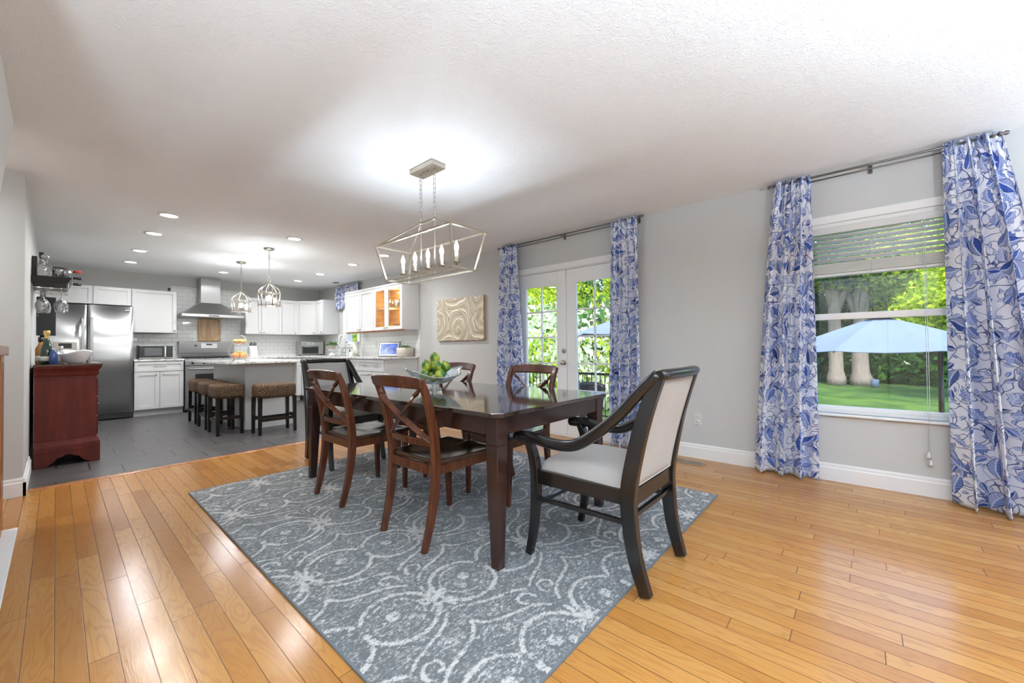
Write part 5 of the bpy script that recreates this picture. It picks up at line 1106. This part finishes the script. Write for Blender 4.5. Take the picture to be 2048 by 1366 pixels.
# ------------------------------------------------------------------ fruit bowl on the table
TT = TZ+.0005; bx_, by_ = 1.885, 2.43
def fb(u, v):
    th = u*2*math.pi; r = .045+.175*v**.85; sq = 1+.13*math.cos(4*th)*v; ev = v**1.6
    z = .045+.085*ev+.030*v**2*math.cos(2*th+.6)+.008*v*v*math.cos(4*th)
    return (bx_+r*sq*math.cos(th), by_+r*sq*math.sin(th), TT+z)
t = thing('fruit_bowl', 'wavy square rimmed clear glass footed bowl of green fruit on the dining table', 'bowl', (bx_, by_, TT))
MB().grid(64, 14, fb).build('bowl', 'bowlg', t, world=True, solid=.004)
MB().tube([fb(i/64, 1.0) for i in range(64)], .0055, 7, closed=True).build('rim', 'crystal', t, world=True)
MB().lathe([(.0, 0), (.055, 0), (.056, .006), (.022, .014), (.018, .030), (.046, .046), (0, .046)], (bx_, by_, TT), 24).build('foot', 'crystal', t, world=True)
rnd = random.Random(2)
fr_pts = [(0, 0, .092), (.078, .01, .112), (-.075, .02, .112), (.02, .082, .112), (-.01, -.082, .112), (.035, .03, .174), (-.045, .035, .176), (-.02, -.048, .176), (.062, -.055, .168), (.005, .0, .232)]
for k, (x, y, z) in enumerate(fr_pts):
    mb = MB().ball((0, 0, 0), .039, 18, 12, (1, 1, 1.12)); mb.v = [(v[0]*(1-.10*v[2]/.039), v[1]*(1-.10*v[2]/.039), v[2]) for v in mb.v]
    o = mb.build('green_fruit', 'fruitg', None); o.location = (bx_+x, by_+y, TT+z+.004); o.rotation_euler = (rnd.uniform(-.6, .6), rnd.uniform(-.6, .6), rnd.uniform(0, 6)); q = MB().lathe([(.004, .042), (.003, .052)], (0, 0, 0), 6).build('stem', 'bark', o)
    tag(o, 'mottled green and yellow fruit piled in the wavy glass bowl' if k < 9 else 'yellow green fruit at the very top of the pile in the wavy glass bowl', 'fruit', 'green fruit in the glass bowl')

# ------------------------------------------------------------------ dresser, shelf and bar things on the left wall
DX0, DX1, DY0, DY1 = XL+.022, .278, 5.70, 6.78
t = thing('dresser', 'dark red cherry wood dresser seen from its side against the left wall', 'dresser', ((DX0+DX1)/2, (DY0+DY1)/2, 0))
MB().box(DX0+.004, DX1-.012, DY0+.012, DY1-.012, .13, .85).build('carcass', 'dress', t, world=True)
def ring(mb, prof):   # moulding on the near side, front and far side; prof: (outward, z)
    k = len(prof); path = [(DX0+.004, DY0+.012, 0, -1), (DX1-.012, DY0+.012, 1, -1), (DX1-.012, DY1-.012, 1, 1), (DX0+.004, DY1-.012, 0, 1)]
    vs = []
    for (x, y, sx, sy) in path: vs += [(x+sx*o, y+sy*o, z) for o, z in prof]
    fs = [(i*k+j, i*k+j+1, (i+1)*k+j+1, (i+1)*k+j) for i in range(3) for j in range(k-1)]+[tuple(range(k))[::-1], tuple(3*k+j for j in range(k))]
    mb.add(vs, [f[::-1] for f in fs])
mb = MB(); ring(mb, [(.0, .84), (.010, .845), (.014, .86), (.016, .875), (.011, .885), (.018, .90), (.030, .915), (.034, .928), (.034, .934), (0, .934)]); mb.build('frieze_moulding', 'dress', t, world=True)
MB().box(DX0-.002, DX1+.028, DY0-.028, DY1+.028, .935, .957).build('top', 'dresst', t, world=True, bev=.007)
mb = MB(); ring(mb, [(.0, .235), (.006, .23), (.012, .215), (.022, .20), (.024, .19), (.024, .135), (0, .135)]); mb.build('base_moulding', 'dress', t, world=True)
def bracket(poly, axis, a, b): MB().prism(poly, axis, a, b).build('bracket_foot', 'dress', t, world=True, bev=.003)
def scal(u0, u1):   # scalloped skirt from u0 to u1
    L = u1-u0; return [(u0, 0), (u0+L*.16, 0), (u0+L*.26, .03), (u0+L*.34, .072), (u0+L*.42, .082), (u0+L*.46, .098), (u0+L*.54, .098), (u0+L*.58, .082), (u0+L*.66, .072), (u0+L*.74, .03), (u0+L*.84, 0), (u1, 0), (u1, .134), (u0, .134)]
bracket(scal(DX0+.004, DX1+.012), 'y', DY0-.010, DY0+.014); bracket(scal(DX0+.004, DX1+.012), 'y', DY1-.014, DY1+.010); bracket(scal(DY0+.015, DY1-.015), 'x', DX1-.012, DX1+.010)
for k in range(3):
    z0 = .255+.190*k; q = MB().box(DX1-.012, DX1-.001, DY0+.04, DY1-.04, z0, z0+.175).build('drawer', 'dress', t, world=True, bev=.004)
    for yy in (DY0+.28, DY1-.28): MB().tube([(DX1-.001, yy-.03, z0+.095), (DX1+.014, yy-.03, z0+.085), (DX1+.018, yy, z0+.065), (DX1+.014, yy+.03, z0+.085), (DX1-.001, yy+.03, z0+.095)], .0035, 8).lathe([(.012, 0), (.010, .004), (0, .006)], (DX1-.001, yy, z0+.10), 12, 'x').build('bail_pull', 'bronze', q, world=True)
DT = .9575
def bottle(name, lb, x, y, z, prof, mat, cap, capmat, lab=None, labmat='label', group=None, capname='cap'):
    t = thing(name, lb, 'bottle', (x, y, z), group=group); MB().lathe(prof, (x, y, z), 24).build('glass_body', mat, t, world=True)
    MB().lathe(cap, (x, y, z), 20).build(capname, capmat, t, world=True)
    if lab: MB().lathe([(lab[0], lab[1]), (lab[0], lab[2])], (x, y, z), 28).build('paper_label', labmat, t, world=True)
    return t
bottle('champagne_bottle', 'green champagne bottle with gold foil neck on the dresser', -.060, 5.86, DT, [(.036, 0), (.041, .006), (.042, .11), (.040, .14), (.030, .185), (.020, .225), (.016, .25)], 'bgreen', [(.0175, .222), (.0165, .25), (.0155, .275), (.021, .285), (.022, .315), (.018, .322), (0, .323)], 'gold', (.0425, .03, .075), capname='foil')
bottle('beer_bottle', 'small blue bottle in front of the champagne bottle on the dresser', -.018, 5.80, DT, [(.026, 0), (.029, .005), (.029, .095), (.022, .12), (.013, .135)], 'bblue', [(.0135, .133), (.0135, .15), (0, .151)], 'chrome')
bottle('whiskey_bottle', 'amber spirit bottle with dark cap behind the champagne bottle on the dresser', -.100, 5.98, DT, [(.034, 0), (.036, .005), (.036, .15), (.018, .19), (.015, .22)], 'amber', [(.018, .215), (.018, .26), (0, .261)], 'black', (.0365, .03, .08))
bottle('liqueur_bottle', 'clear crystal bottle with pink label between the blue bottle and the white bowl', .030, 5.98, DT, [(.026, 0), (.030, .005), (.028, .09), (.014, .13), (.012, .15)], 'crystal', [(.014, .148), (.018, .16), (.014, .175), (0, .176)], 'chrome', (.0305, .02, .06))
# white leaf-cut bowl
wx, wy = .125, 5.92
def wb(u, v):
    th = u*2*math.pi; r = .05+.066*v**.8; z = .004+.115*v**1.1+(.018*math.cos(2*th+2.2)-.012*max(0, math.cos(th+2.1))**3)*v*v
    return (wx+r*math.cos(th)*1.05, wy+r*math.sin(th), DT+z)
mb = MB().grid(56, 12, wb); mb.lathe([(0, .004), (.051, .004)], (wx, wy, DT), 24)
o = mb.build('white_bowl', 'ceramic', None, world=True, solid=.005); tag(o, 'white ceramic bowl with a swooping rim on the dresser', 'bowl')
# wall shelf with crown profile
SY0, SY1, SZ0, SZ1 = 5.78, 6.62, 1.735, 1.795
t = thing('wall_shelf', 'black floating wall shelf above the dresser carrying decanter and glasses', 'shelf', (XL+.12, (SY0+SY1)/2, SZ0))
MB().frustum((XL+.001, XL+.225, SY0+.02, SY1-.02, SZ0), (XL+.001, XL+.262, SY0, SY1, SZ1)).build('board', 'shelfb', t, world=True, bev=.002)
wr = MB()
for k in range(7): yy = SY0+.03+.11*k; wr.tube([(XL+.01, yy, SZ0-.002), (XL+.01, yy, SZ0-.05), (XL+.235, yy, SZ0-.05), (XL+.235, yy, SZ0-.028)], .0028, 6)
for xx in (XL+.05, XL+.12, XL+.19): wr.tube([(xx, SY0+.03, SZ0-.045), (xx, SY0+.69, SZ0-.045)], .0028, 6)
for zz in (SZ0-.012, SZ0-.03): wr.tube([(XL+.235, SY0+.03, zz), (XL+.235, SY0+.69, zz)], .0022, 6)
for yy in (SY0+.03, SY0+.69): wr.tube([(XL+.235, yy, SZ0-.002), (XL+.235, yy, SZ0-.05)], .003, 6)
wr.build('stemware_rack', 'chrome', t, world=True)
def hang_glass(x, y, lb):
    z = SZ0-.052; o = MB().lathe([(.034, .012), (.033, .010), (.006, .004), (.0045, -.07), (.012, -.085), (.034, -.105), (.047, -.135), (.049, -.165), (.043, -.20), (.040, -.21), (.037, -.209), (.045, -.165), (.043, -.135), (.030, -.108), (0, -.095)], (0, 0, 0), 28).build('wine_glass', 'crystal', None)
    o.location = (x, y, z-.008+.0); return tag(o, lb, 'glass', 'cut crystal glasses hanging from the rack')
hang_glass(-.090, 5.90, 'cut crystal wine glass hanging upside down under the shelf, next to the wall'); hang_glass(.030, 5.92, 'cut crystal wine glass hanging upside down under the shelf, farther from the wall')
hang_glass(-.085, 6.16, 'cut crystal wine glass hanging upside down behind the two front ones')
ST = SZ1+.0005
t = thing('decanter', 'square cut crystal whiskey decanter with ball stopper on the black shelf', 'decanter', (-.075, 5.87, ST)); MB().frustum((-.120, -.030, 5.825, 5.915, ST), (-.124, -.026, 5.821, 5.919, ST+.105)).lathe([(.046, .104), (.030, .118), (.016, .13), (.016, .155), (.022, .160)], (-.075, 5.87, ST), 20).build('body', 'crystal', t, world=True, bev=.004)
MB().lathe([(.012, .155), (.014, .165)], (-.075, 5.87, ST), 14).ball((-.075, 5.87, ST+.190), .027, 14, 9).build('stopper', 'crystal', t, world=True)
for k, (x, y) in enumerate(((.010, 5.84), (.062, 5.86), (.030, 5.925))): tumbler(x, y, ST, .031, .085 if k < 2 else .09, 'whiskey_tumbler', 'cut crystal whiskey tumbler on the black shelf beside the decanter', 'glass', 'tumblers beside the decanter')
t = thing('corked_bottle', 'clear bottle with a tall black stopper behind the decanter on the shelf', 'bottle', (-.10, 6.03, ST)); MB().lathe([(.034, 0), (.036, .01), (.036, .12), (.014, .16), (.013, .20)], (-.10, 6.03, ST), 20).build('glass_body', 'crystal', t, world=True); MB().lathe([(.013, .195), (.018, .255), (0, .256)], (-.10, 6.03, ST), 16).build('stopper', 'black', t, world=True)
o = MB().box(XL+.003, XL+.035, 5.93, 6.16, ST, ST+.20).build('dark_plaque', 'plank', None, world=True, bev=.002); tag(o, 'dark wooden plaque leaning against the wall on the black shelf', 'plaque')
# wine bottle rack above, bottles lying out from the wall
WP = [(.037, 0), (.038, .01), (.038, .17), (.030, .20), (.015, .225), (.0135, .29), (.0150, .292), (.0150, .31), (0, .311)]
t = thing('wine_rack', 'small metal rack on the wall holding wine bottles lying flat beyond the shelf', 'wine rack', (XL+.03, 6.85, 1.86)); MB().box(XL+.001, XL+.012, 6.72, 6.98, 1.78, 2.08).box(XL+.012, XL+.18, 6.73, 6.745, 1.80, 1.815).box(XL+.012, XL+.18, 6.95, 6.965, 1.80, 1.815).box(XL+.165, XL+.18, 6.745, 6.95, 1.80, 1.815).build('bracket', 'chrome', t, world=True)
for (y, z, cm, lb) in ((6.82, 1.998, 'redc', 'dark wine bottle with a red capsule lying on the wall rack, top of the stack'), (6.80, 1.920, 'bdark', 'dark wine bottle lying on the wall rack in the middle of the stack'), (6.84, 1.855, 'bdark', 'dark wine bottle lying on the wall rack, lowest of the stack')):
    t = thing('wine_bottle', lb, 'bottle', (XL+.03, y, z), group='wine bottles lying on the wall rack'); MB().lathe(WP, (XL+.03, y, z), 20, 'x').build('glass_body', 'bdark', t, world=True); MB().lathe([(.0145, .262), (.016, .29), (.016, .318), (0, .319)], (XL+.03, y, z), 16, 'x').build('capsule', cm, t, world=True); MB().lathe([(.0146, .235), (.0146, .25)], (XL+.03, y, z), 16, 'x').build('neck_label', 'label', t, world=True)
# small wall tv on an arm
t = thing('wall_television', 'small dark television on a bracket hanging out from the left wall before the refrigerator', 'television', (-.10, 7.35, 1.30)); MB().box(-.158, -.005, 7.34, 7.37, 1.27, 1.735).build('screen_panel', 'black', t, world=True, bev=.004); MB().box(-.150, -.012, 7.3375, 7.3405, 1.28, 1.725).build('screen', 'shelfb', t, world=True); MB().box(XL+.001, -.10, 7.37, 7.39, 1.49, 1.53).build('wall_arm', 'nickel', t, world=True)
for k in range(5): MB().box(-.1475, -.1435, 7.3365, 7.338, 1.50+.02*k, 1.508+.02*k).build('port', 'label', t, world=True)

# ------------------------------------------------------------------ fireplace side (left edge of the photograph)
t = thing('fireplace_mantel', 'honey oak fireplace surround cut by the left edge of the picture', 'mantel', (-.6, 3.0, 0))
MB().box(-.9, -.188, 1.62, 3.87, 1.055, 1.112).build('mantel_shelf', 'honey', t, world=True, bev=.006); MB().box(-.355, -.205, 3.712, 3.862, .012, 1.054).build('pilaster', 'honey', t, world=True, bev=.004); MB().box(-.355, -.205, 1.72, 1.90, .012, 1.054).build('pilaster', 'honey', t, world=True, bev=.004); MB().box(-.35, -.212, 1.90, 3.712, .80, 1.054).build('header', 'honey', t, world=True)
o = MB().box(-.359, -.148, 1.55, 3.872, .0005, .011).build('hearth', 'stone', None, world=True, bev=.003); tag(o, 'white tile hearth slab on the floor at the left edge of the picture', 'hearth')

# ------------------------------------------------------------------ outside
GZ = -1.1
S('ground', MB().box(XR+.3, 60, -45, 60, GZ-.1, GZ), 'grass')
S('trim_8', MB().box(XR+.141, 7.2, 1.45, 7.6, -.48, -.40), 'deck')
t = thing('deck_railing', 'black metal railing with thin balusters along the deck behind the doors', 'railing', (7.15, 4.5, -.4)); MB().box(7.12, 7.17, 1.5, 7.6, .50, .545).box(7.125, 7.165, 1.5, 7.6, -.32, -.29).build('rail', 'blackm', t, world=True); mb = MB()
for k in range(5): MB().box(7.12, 7.17, 1.5+1.5*k, 1.55+1.5*k, -.40, .56).build('post', 'blackm', t, world=True)
for k in range(60): mb.box(7.138, 7.152, 1.6+.1*k, 1.614+.1*k, -.30, .50)
o = mb.build('balusters', 'blackm', t, world=True); 
t = thing('patio_chair', 'dark outdoor chair on the deck seen low through the right french door', 'chair', (5.6, 3.42, -.4))
MB().grid(8, 8, lambda u, v: (5.80+.12*v, 3.15+.5*u, .02+.46*v-.05*(2*u-1)**4*v)).build('backrest', 'blackm', t, world=True, solid=.03); MB().box(5.30, 5.82, 3.17, 3.63, .0, .04).build('seat', 'blackm', t, world=True, bev=.01)
for x in (5.32, 5.80):
    for y in (3.18, 3.60): MB().box(x, x+.03, y, y+.03, -.40, .0).build('leg', 'blackm', t, world=True)
def umbrella(name, lb, cx, cy, Rr, zr, zp, mast, rot=22.5, n=8, low=False):
    t = thing(name, lb, 'umbrella', (mast[0], mast[1], GZ if mast[2] is None else mast[2])); mb = MB(); N = 10
    A = [R(rot+360/n*k) for k in range(n)]
    def pt(k, s_, f): # f 0 centre..1 rim, s_ 0..1 across panel k
        a, b = A[k % n], A[(k+1) % n]; p = Vector((math.cos(a), math.sin(a), 0))*(1-s_)+Vector((math.cos(b), math.sin(b), 0))*s_; sag = -.03*math.sin(math.pi*s_)*f
        return (cx+p.x*Rr*f, cy+p.y*Rr*f, zp+(zr-zp)*f**1.08+sag)
    for k in range(n): mb.grid(4, N, lambda u, v, k=k: pt(k, u, .06+.94*v), False)
    mb.build('canopy', 'umb', t, world=True, solid=.01)
    mb = MB(); zv = zp+.035
    for k in range(n): mb.grid(3, 3, lambda u, v, k=k: (pt(k, u, .18*v)[0], pt(k, u, .18*v)[1], zv-.055*v-.0), False)
    mb.build('vent_cap', 'umb', t, world=True, solid=.008)
    mb = MB()
    for k in range(n): p = pt(k, 0, 1); mb.tube([(cx, cy, zp-.06), (p[0], p[1], p[2]-.02)], .010, 6)
    mb.build('ribs', 'blackm', t, world=True)
    mb = MB().tube([(mast[0], mast[1], mast[2] if mast[2] is not None else GZ), (mast[0], mast[1], zr+.12 if low else zp+.25)], .035, 10)
    mb.build('mast', 'blackm', t, world=True)
    MB().tube([(mast[0], mast[1], zr+.10), (cx, cy, zr+.20), (cx, cy, zp-.05)] if low else spline([(mast[0], mast[1], zp+.24), ((mast[0]+cx)/2, (mast[1]+cy)/2, zp+.38), (cx, cy, zp+.16), (cx, cy, zp-.05)], 6), .025, 8).build('arm', 'blackm', t, world=True); return t
umbrella('patio_umbrella', 'large pale blue cantilever umbrella filling the lower sash of the big window', 9.45, -.28, 1.54, .965, 1.55, (9.75, -1.02, None), low=True)
umbrella('patio_umbrella', 'pale blue umbrella seen through the right hand french door', 8.3, 3.45, 1.62, 1.33, 1.86, (8.6, 2.2, None))
# vegetation
def blob_mesh(name, mat, blobs, n, size, seed):
    rng = np.random.default_rng(seed); per = max(1, n//len(blobs)); V = []
    for (cx, cy, cz, rx, ry, rz) in blobs:
        d = rng.normal(size=(per, 3)); d /= np.linalg.norm(d, axis=1)[:, None]; rr = rng.uniform(.62, 1.04, (per, 1))
        c = d*rr*np.array([rx, ry, rz])+np.array([cx, cy, cz]); a = rng.normal(size=(per, 3)); a /= np.linalg.norm(a, axis=1)[:, None]
        b = np.cross(a, rng.normal(size=(per, 3))); b /= np.linalg.norm(b, axis=1)[:, None]; s_ = size*rng.uniform(.6, 1.4, (per, 1))
        V.append(np.stack([c-a*s_, c+b*s_*.45, c+a*s_, c-b*s_*.45], 1).reshape(-1, 3))
    V = np.concatenate(V).astype(np.float32); q = np.arange(len(V), dtype=np.int32)
    me = bpy.data.meshes.new(name); me.vertices.add(len(V)); me.vertices.foreach_set('co', V.ravel()); me.loops.add(len(V)); me.loops.foreach_set('vertex_index', q)
    me.polygons.add(len(V)//4); me.polygons.foreach_set('loop_start', (np.arange(len(V)//4)*4).astype(np.int32)); me.update(); me.materials.append(M[mat]); return me
def obj_of(name, me, parent): o = bpy.data.objects.new(name, me); col.objects.link(o); o.parent = parent; return o
def tree(name, lb, loc, h, crown_me, tr, rz, sc_, fork=True, group='trees behind the lawn'):
    t = thing(name, lb, 'tree', loc, rz, group); mb = MB()
    mb.tube(spline([(0, 0, 0), (.04, .0, h*.3), (-.05, .05, h*.6), (.0, 0, h)], 5), [tr*1.25 if i < 2 else tr*(1-.3*i/16) for i in range(16)], 12)
    if fork:
        for a in (0, 2.1, 4.2): mb.tube([(0, 0, h*.55), (.5*math.cos(a), .5*math.sin(a), h*.8), (1.3*math.cos(a), 1.3*math.sin(a), h*1.1)], [tr*.5, tr*.4, tr*.2], 8)
    mb.build('trunk', 'bark', t)
    for (me, s_) in crown_me: o = obj_of('crown', me, t); o.scale = (sc_*s_,)*3; o.location = (0, 0, h)
    return t
big = [(0, 0, 1.2, 3.2, 3.2, 2.4), (1.8, .8, .2, 2, 2, 1.4), (-1.6, 1.1, .4, 2, 2, 1.5), (.4, -1.9, .1, 2.1, 2, 1.3), (0, 0, 3, 2.2, 2.2, 1.6), (-.5, -.4, -.4, 2.2, 2.4, 1.0)]
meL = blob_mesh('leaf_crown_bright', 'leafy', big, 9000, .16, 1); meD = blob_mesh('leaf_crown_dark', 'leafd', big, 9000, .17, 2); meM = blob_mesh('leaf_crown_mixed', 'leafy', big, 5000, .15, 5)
bush = [(0, 0, .9, 1.5, 1.5, 1.1), (.9, .4, .6, 1, 1, .8), (-.8, .6, .7, 1.1, 1, .8), (.1, -.9, .6, 1.1, .9, .8)]
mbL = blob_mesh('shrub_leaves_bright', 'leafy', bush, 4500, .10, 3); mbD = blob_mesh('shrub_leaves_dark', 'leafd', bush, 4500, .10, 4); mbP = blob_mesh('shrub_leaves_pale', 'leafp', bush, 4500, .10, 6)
tree('garden_tree', 'thick pale trunk of the left of two trees standing on the lawn', (27.4, .95, GZ), 6.5, [(meD, 1.)], .34, .3, 1.0, group=None)
tree('garden_tree', 'thick pale trunk of the right of two trees standing on the lawn', (27.7, -.05, GZ), 6.0, [(meL, 1.)], .38, 1.4, .9, group=None)
rnd = random.Random(7)
for k in range(14):
    y = -15+4.0*k; x = 34+rnd.uniform(-2, 4)+(0 if y < 12 else -min(12, (y-12)*.5))
    tree('background_tree', 'tree in the dense woodland edge beyond the lawn', (x, y, GZ), rnd.uniform(3, 5.5), [((meD if k % 3 else meL), 1.)], rnd.uniform(.14, .26), rnd.uniform(0, 6), rnd.uniform(1.1, 1.5))
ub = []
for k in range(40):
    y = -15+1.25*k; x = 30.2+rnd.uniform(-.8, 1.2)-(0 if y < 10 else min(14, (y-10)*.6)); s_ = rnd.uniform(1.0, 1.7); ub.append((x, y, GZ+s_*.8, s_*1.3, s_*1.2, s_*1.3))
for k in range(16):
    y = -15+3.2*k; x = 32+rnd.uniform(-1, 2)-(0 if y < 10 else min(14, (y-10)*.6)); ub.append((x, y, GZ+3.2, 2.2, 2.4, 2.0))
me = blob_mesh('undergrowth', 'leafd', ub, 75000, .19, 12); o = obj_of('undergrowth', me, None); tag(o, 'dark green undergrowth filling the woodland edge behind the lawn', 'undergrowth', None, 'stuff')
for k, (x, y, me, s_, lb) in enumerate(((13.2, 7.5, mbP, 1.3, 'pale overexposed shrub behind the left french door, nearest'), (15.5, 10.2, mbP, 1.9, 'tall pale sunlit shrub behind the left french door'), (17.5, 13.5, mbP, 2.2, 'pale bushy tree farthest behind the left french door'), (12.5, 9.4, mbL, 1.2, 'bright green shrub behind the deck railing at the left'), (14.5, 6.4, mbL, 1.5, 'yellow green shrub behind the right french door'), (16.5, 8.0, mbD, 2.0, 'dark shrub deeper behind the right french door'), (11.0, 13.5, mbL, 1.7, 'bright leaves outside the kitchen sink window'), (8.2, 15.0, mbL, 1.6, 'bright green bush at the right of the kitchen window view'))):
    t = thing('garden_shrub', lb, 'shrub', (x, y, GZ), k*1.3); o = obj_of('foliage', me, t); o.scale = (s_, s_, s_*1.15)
for k, (x, y, me, h, lb) in enumerate(((21, 9.2, meL, 3.6, 'yellow green tree high behind the right french door'), (19, 13.5, meL, 3.8, 'yellow green tree high behind the left french door'), (23, 5.5, meD, 3.6, 'dark green tree between the doors view and the lawn'), (22.5, -4.0, meL, 3.4, 'bright yellow green tree at the upper right of the big window view'))):
    tree('garden_tree', lb, (x, y, GZ), h, [(me, 1.)], .16, k*.9, .8, False, None)
t = thing('garden_bin', 'small pale blue bucket beside the trunk on the lawn', 'bucket', (26.6, -.55, GZ)); MB().lathe([(.13, 0), (.17, .42), (.155, .42), (.12, .01), (0, .01)], (26.6, -.55, GZ), 16).build('bucket', 'umb', t, world=True)
for o in sc.objects:      # no leftover generic data names
    if o.type == 'MESH' and o.parent is None and 'label' not in o and o.get('kind') != 'structure': print('UNTAGGED', o.name)
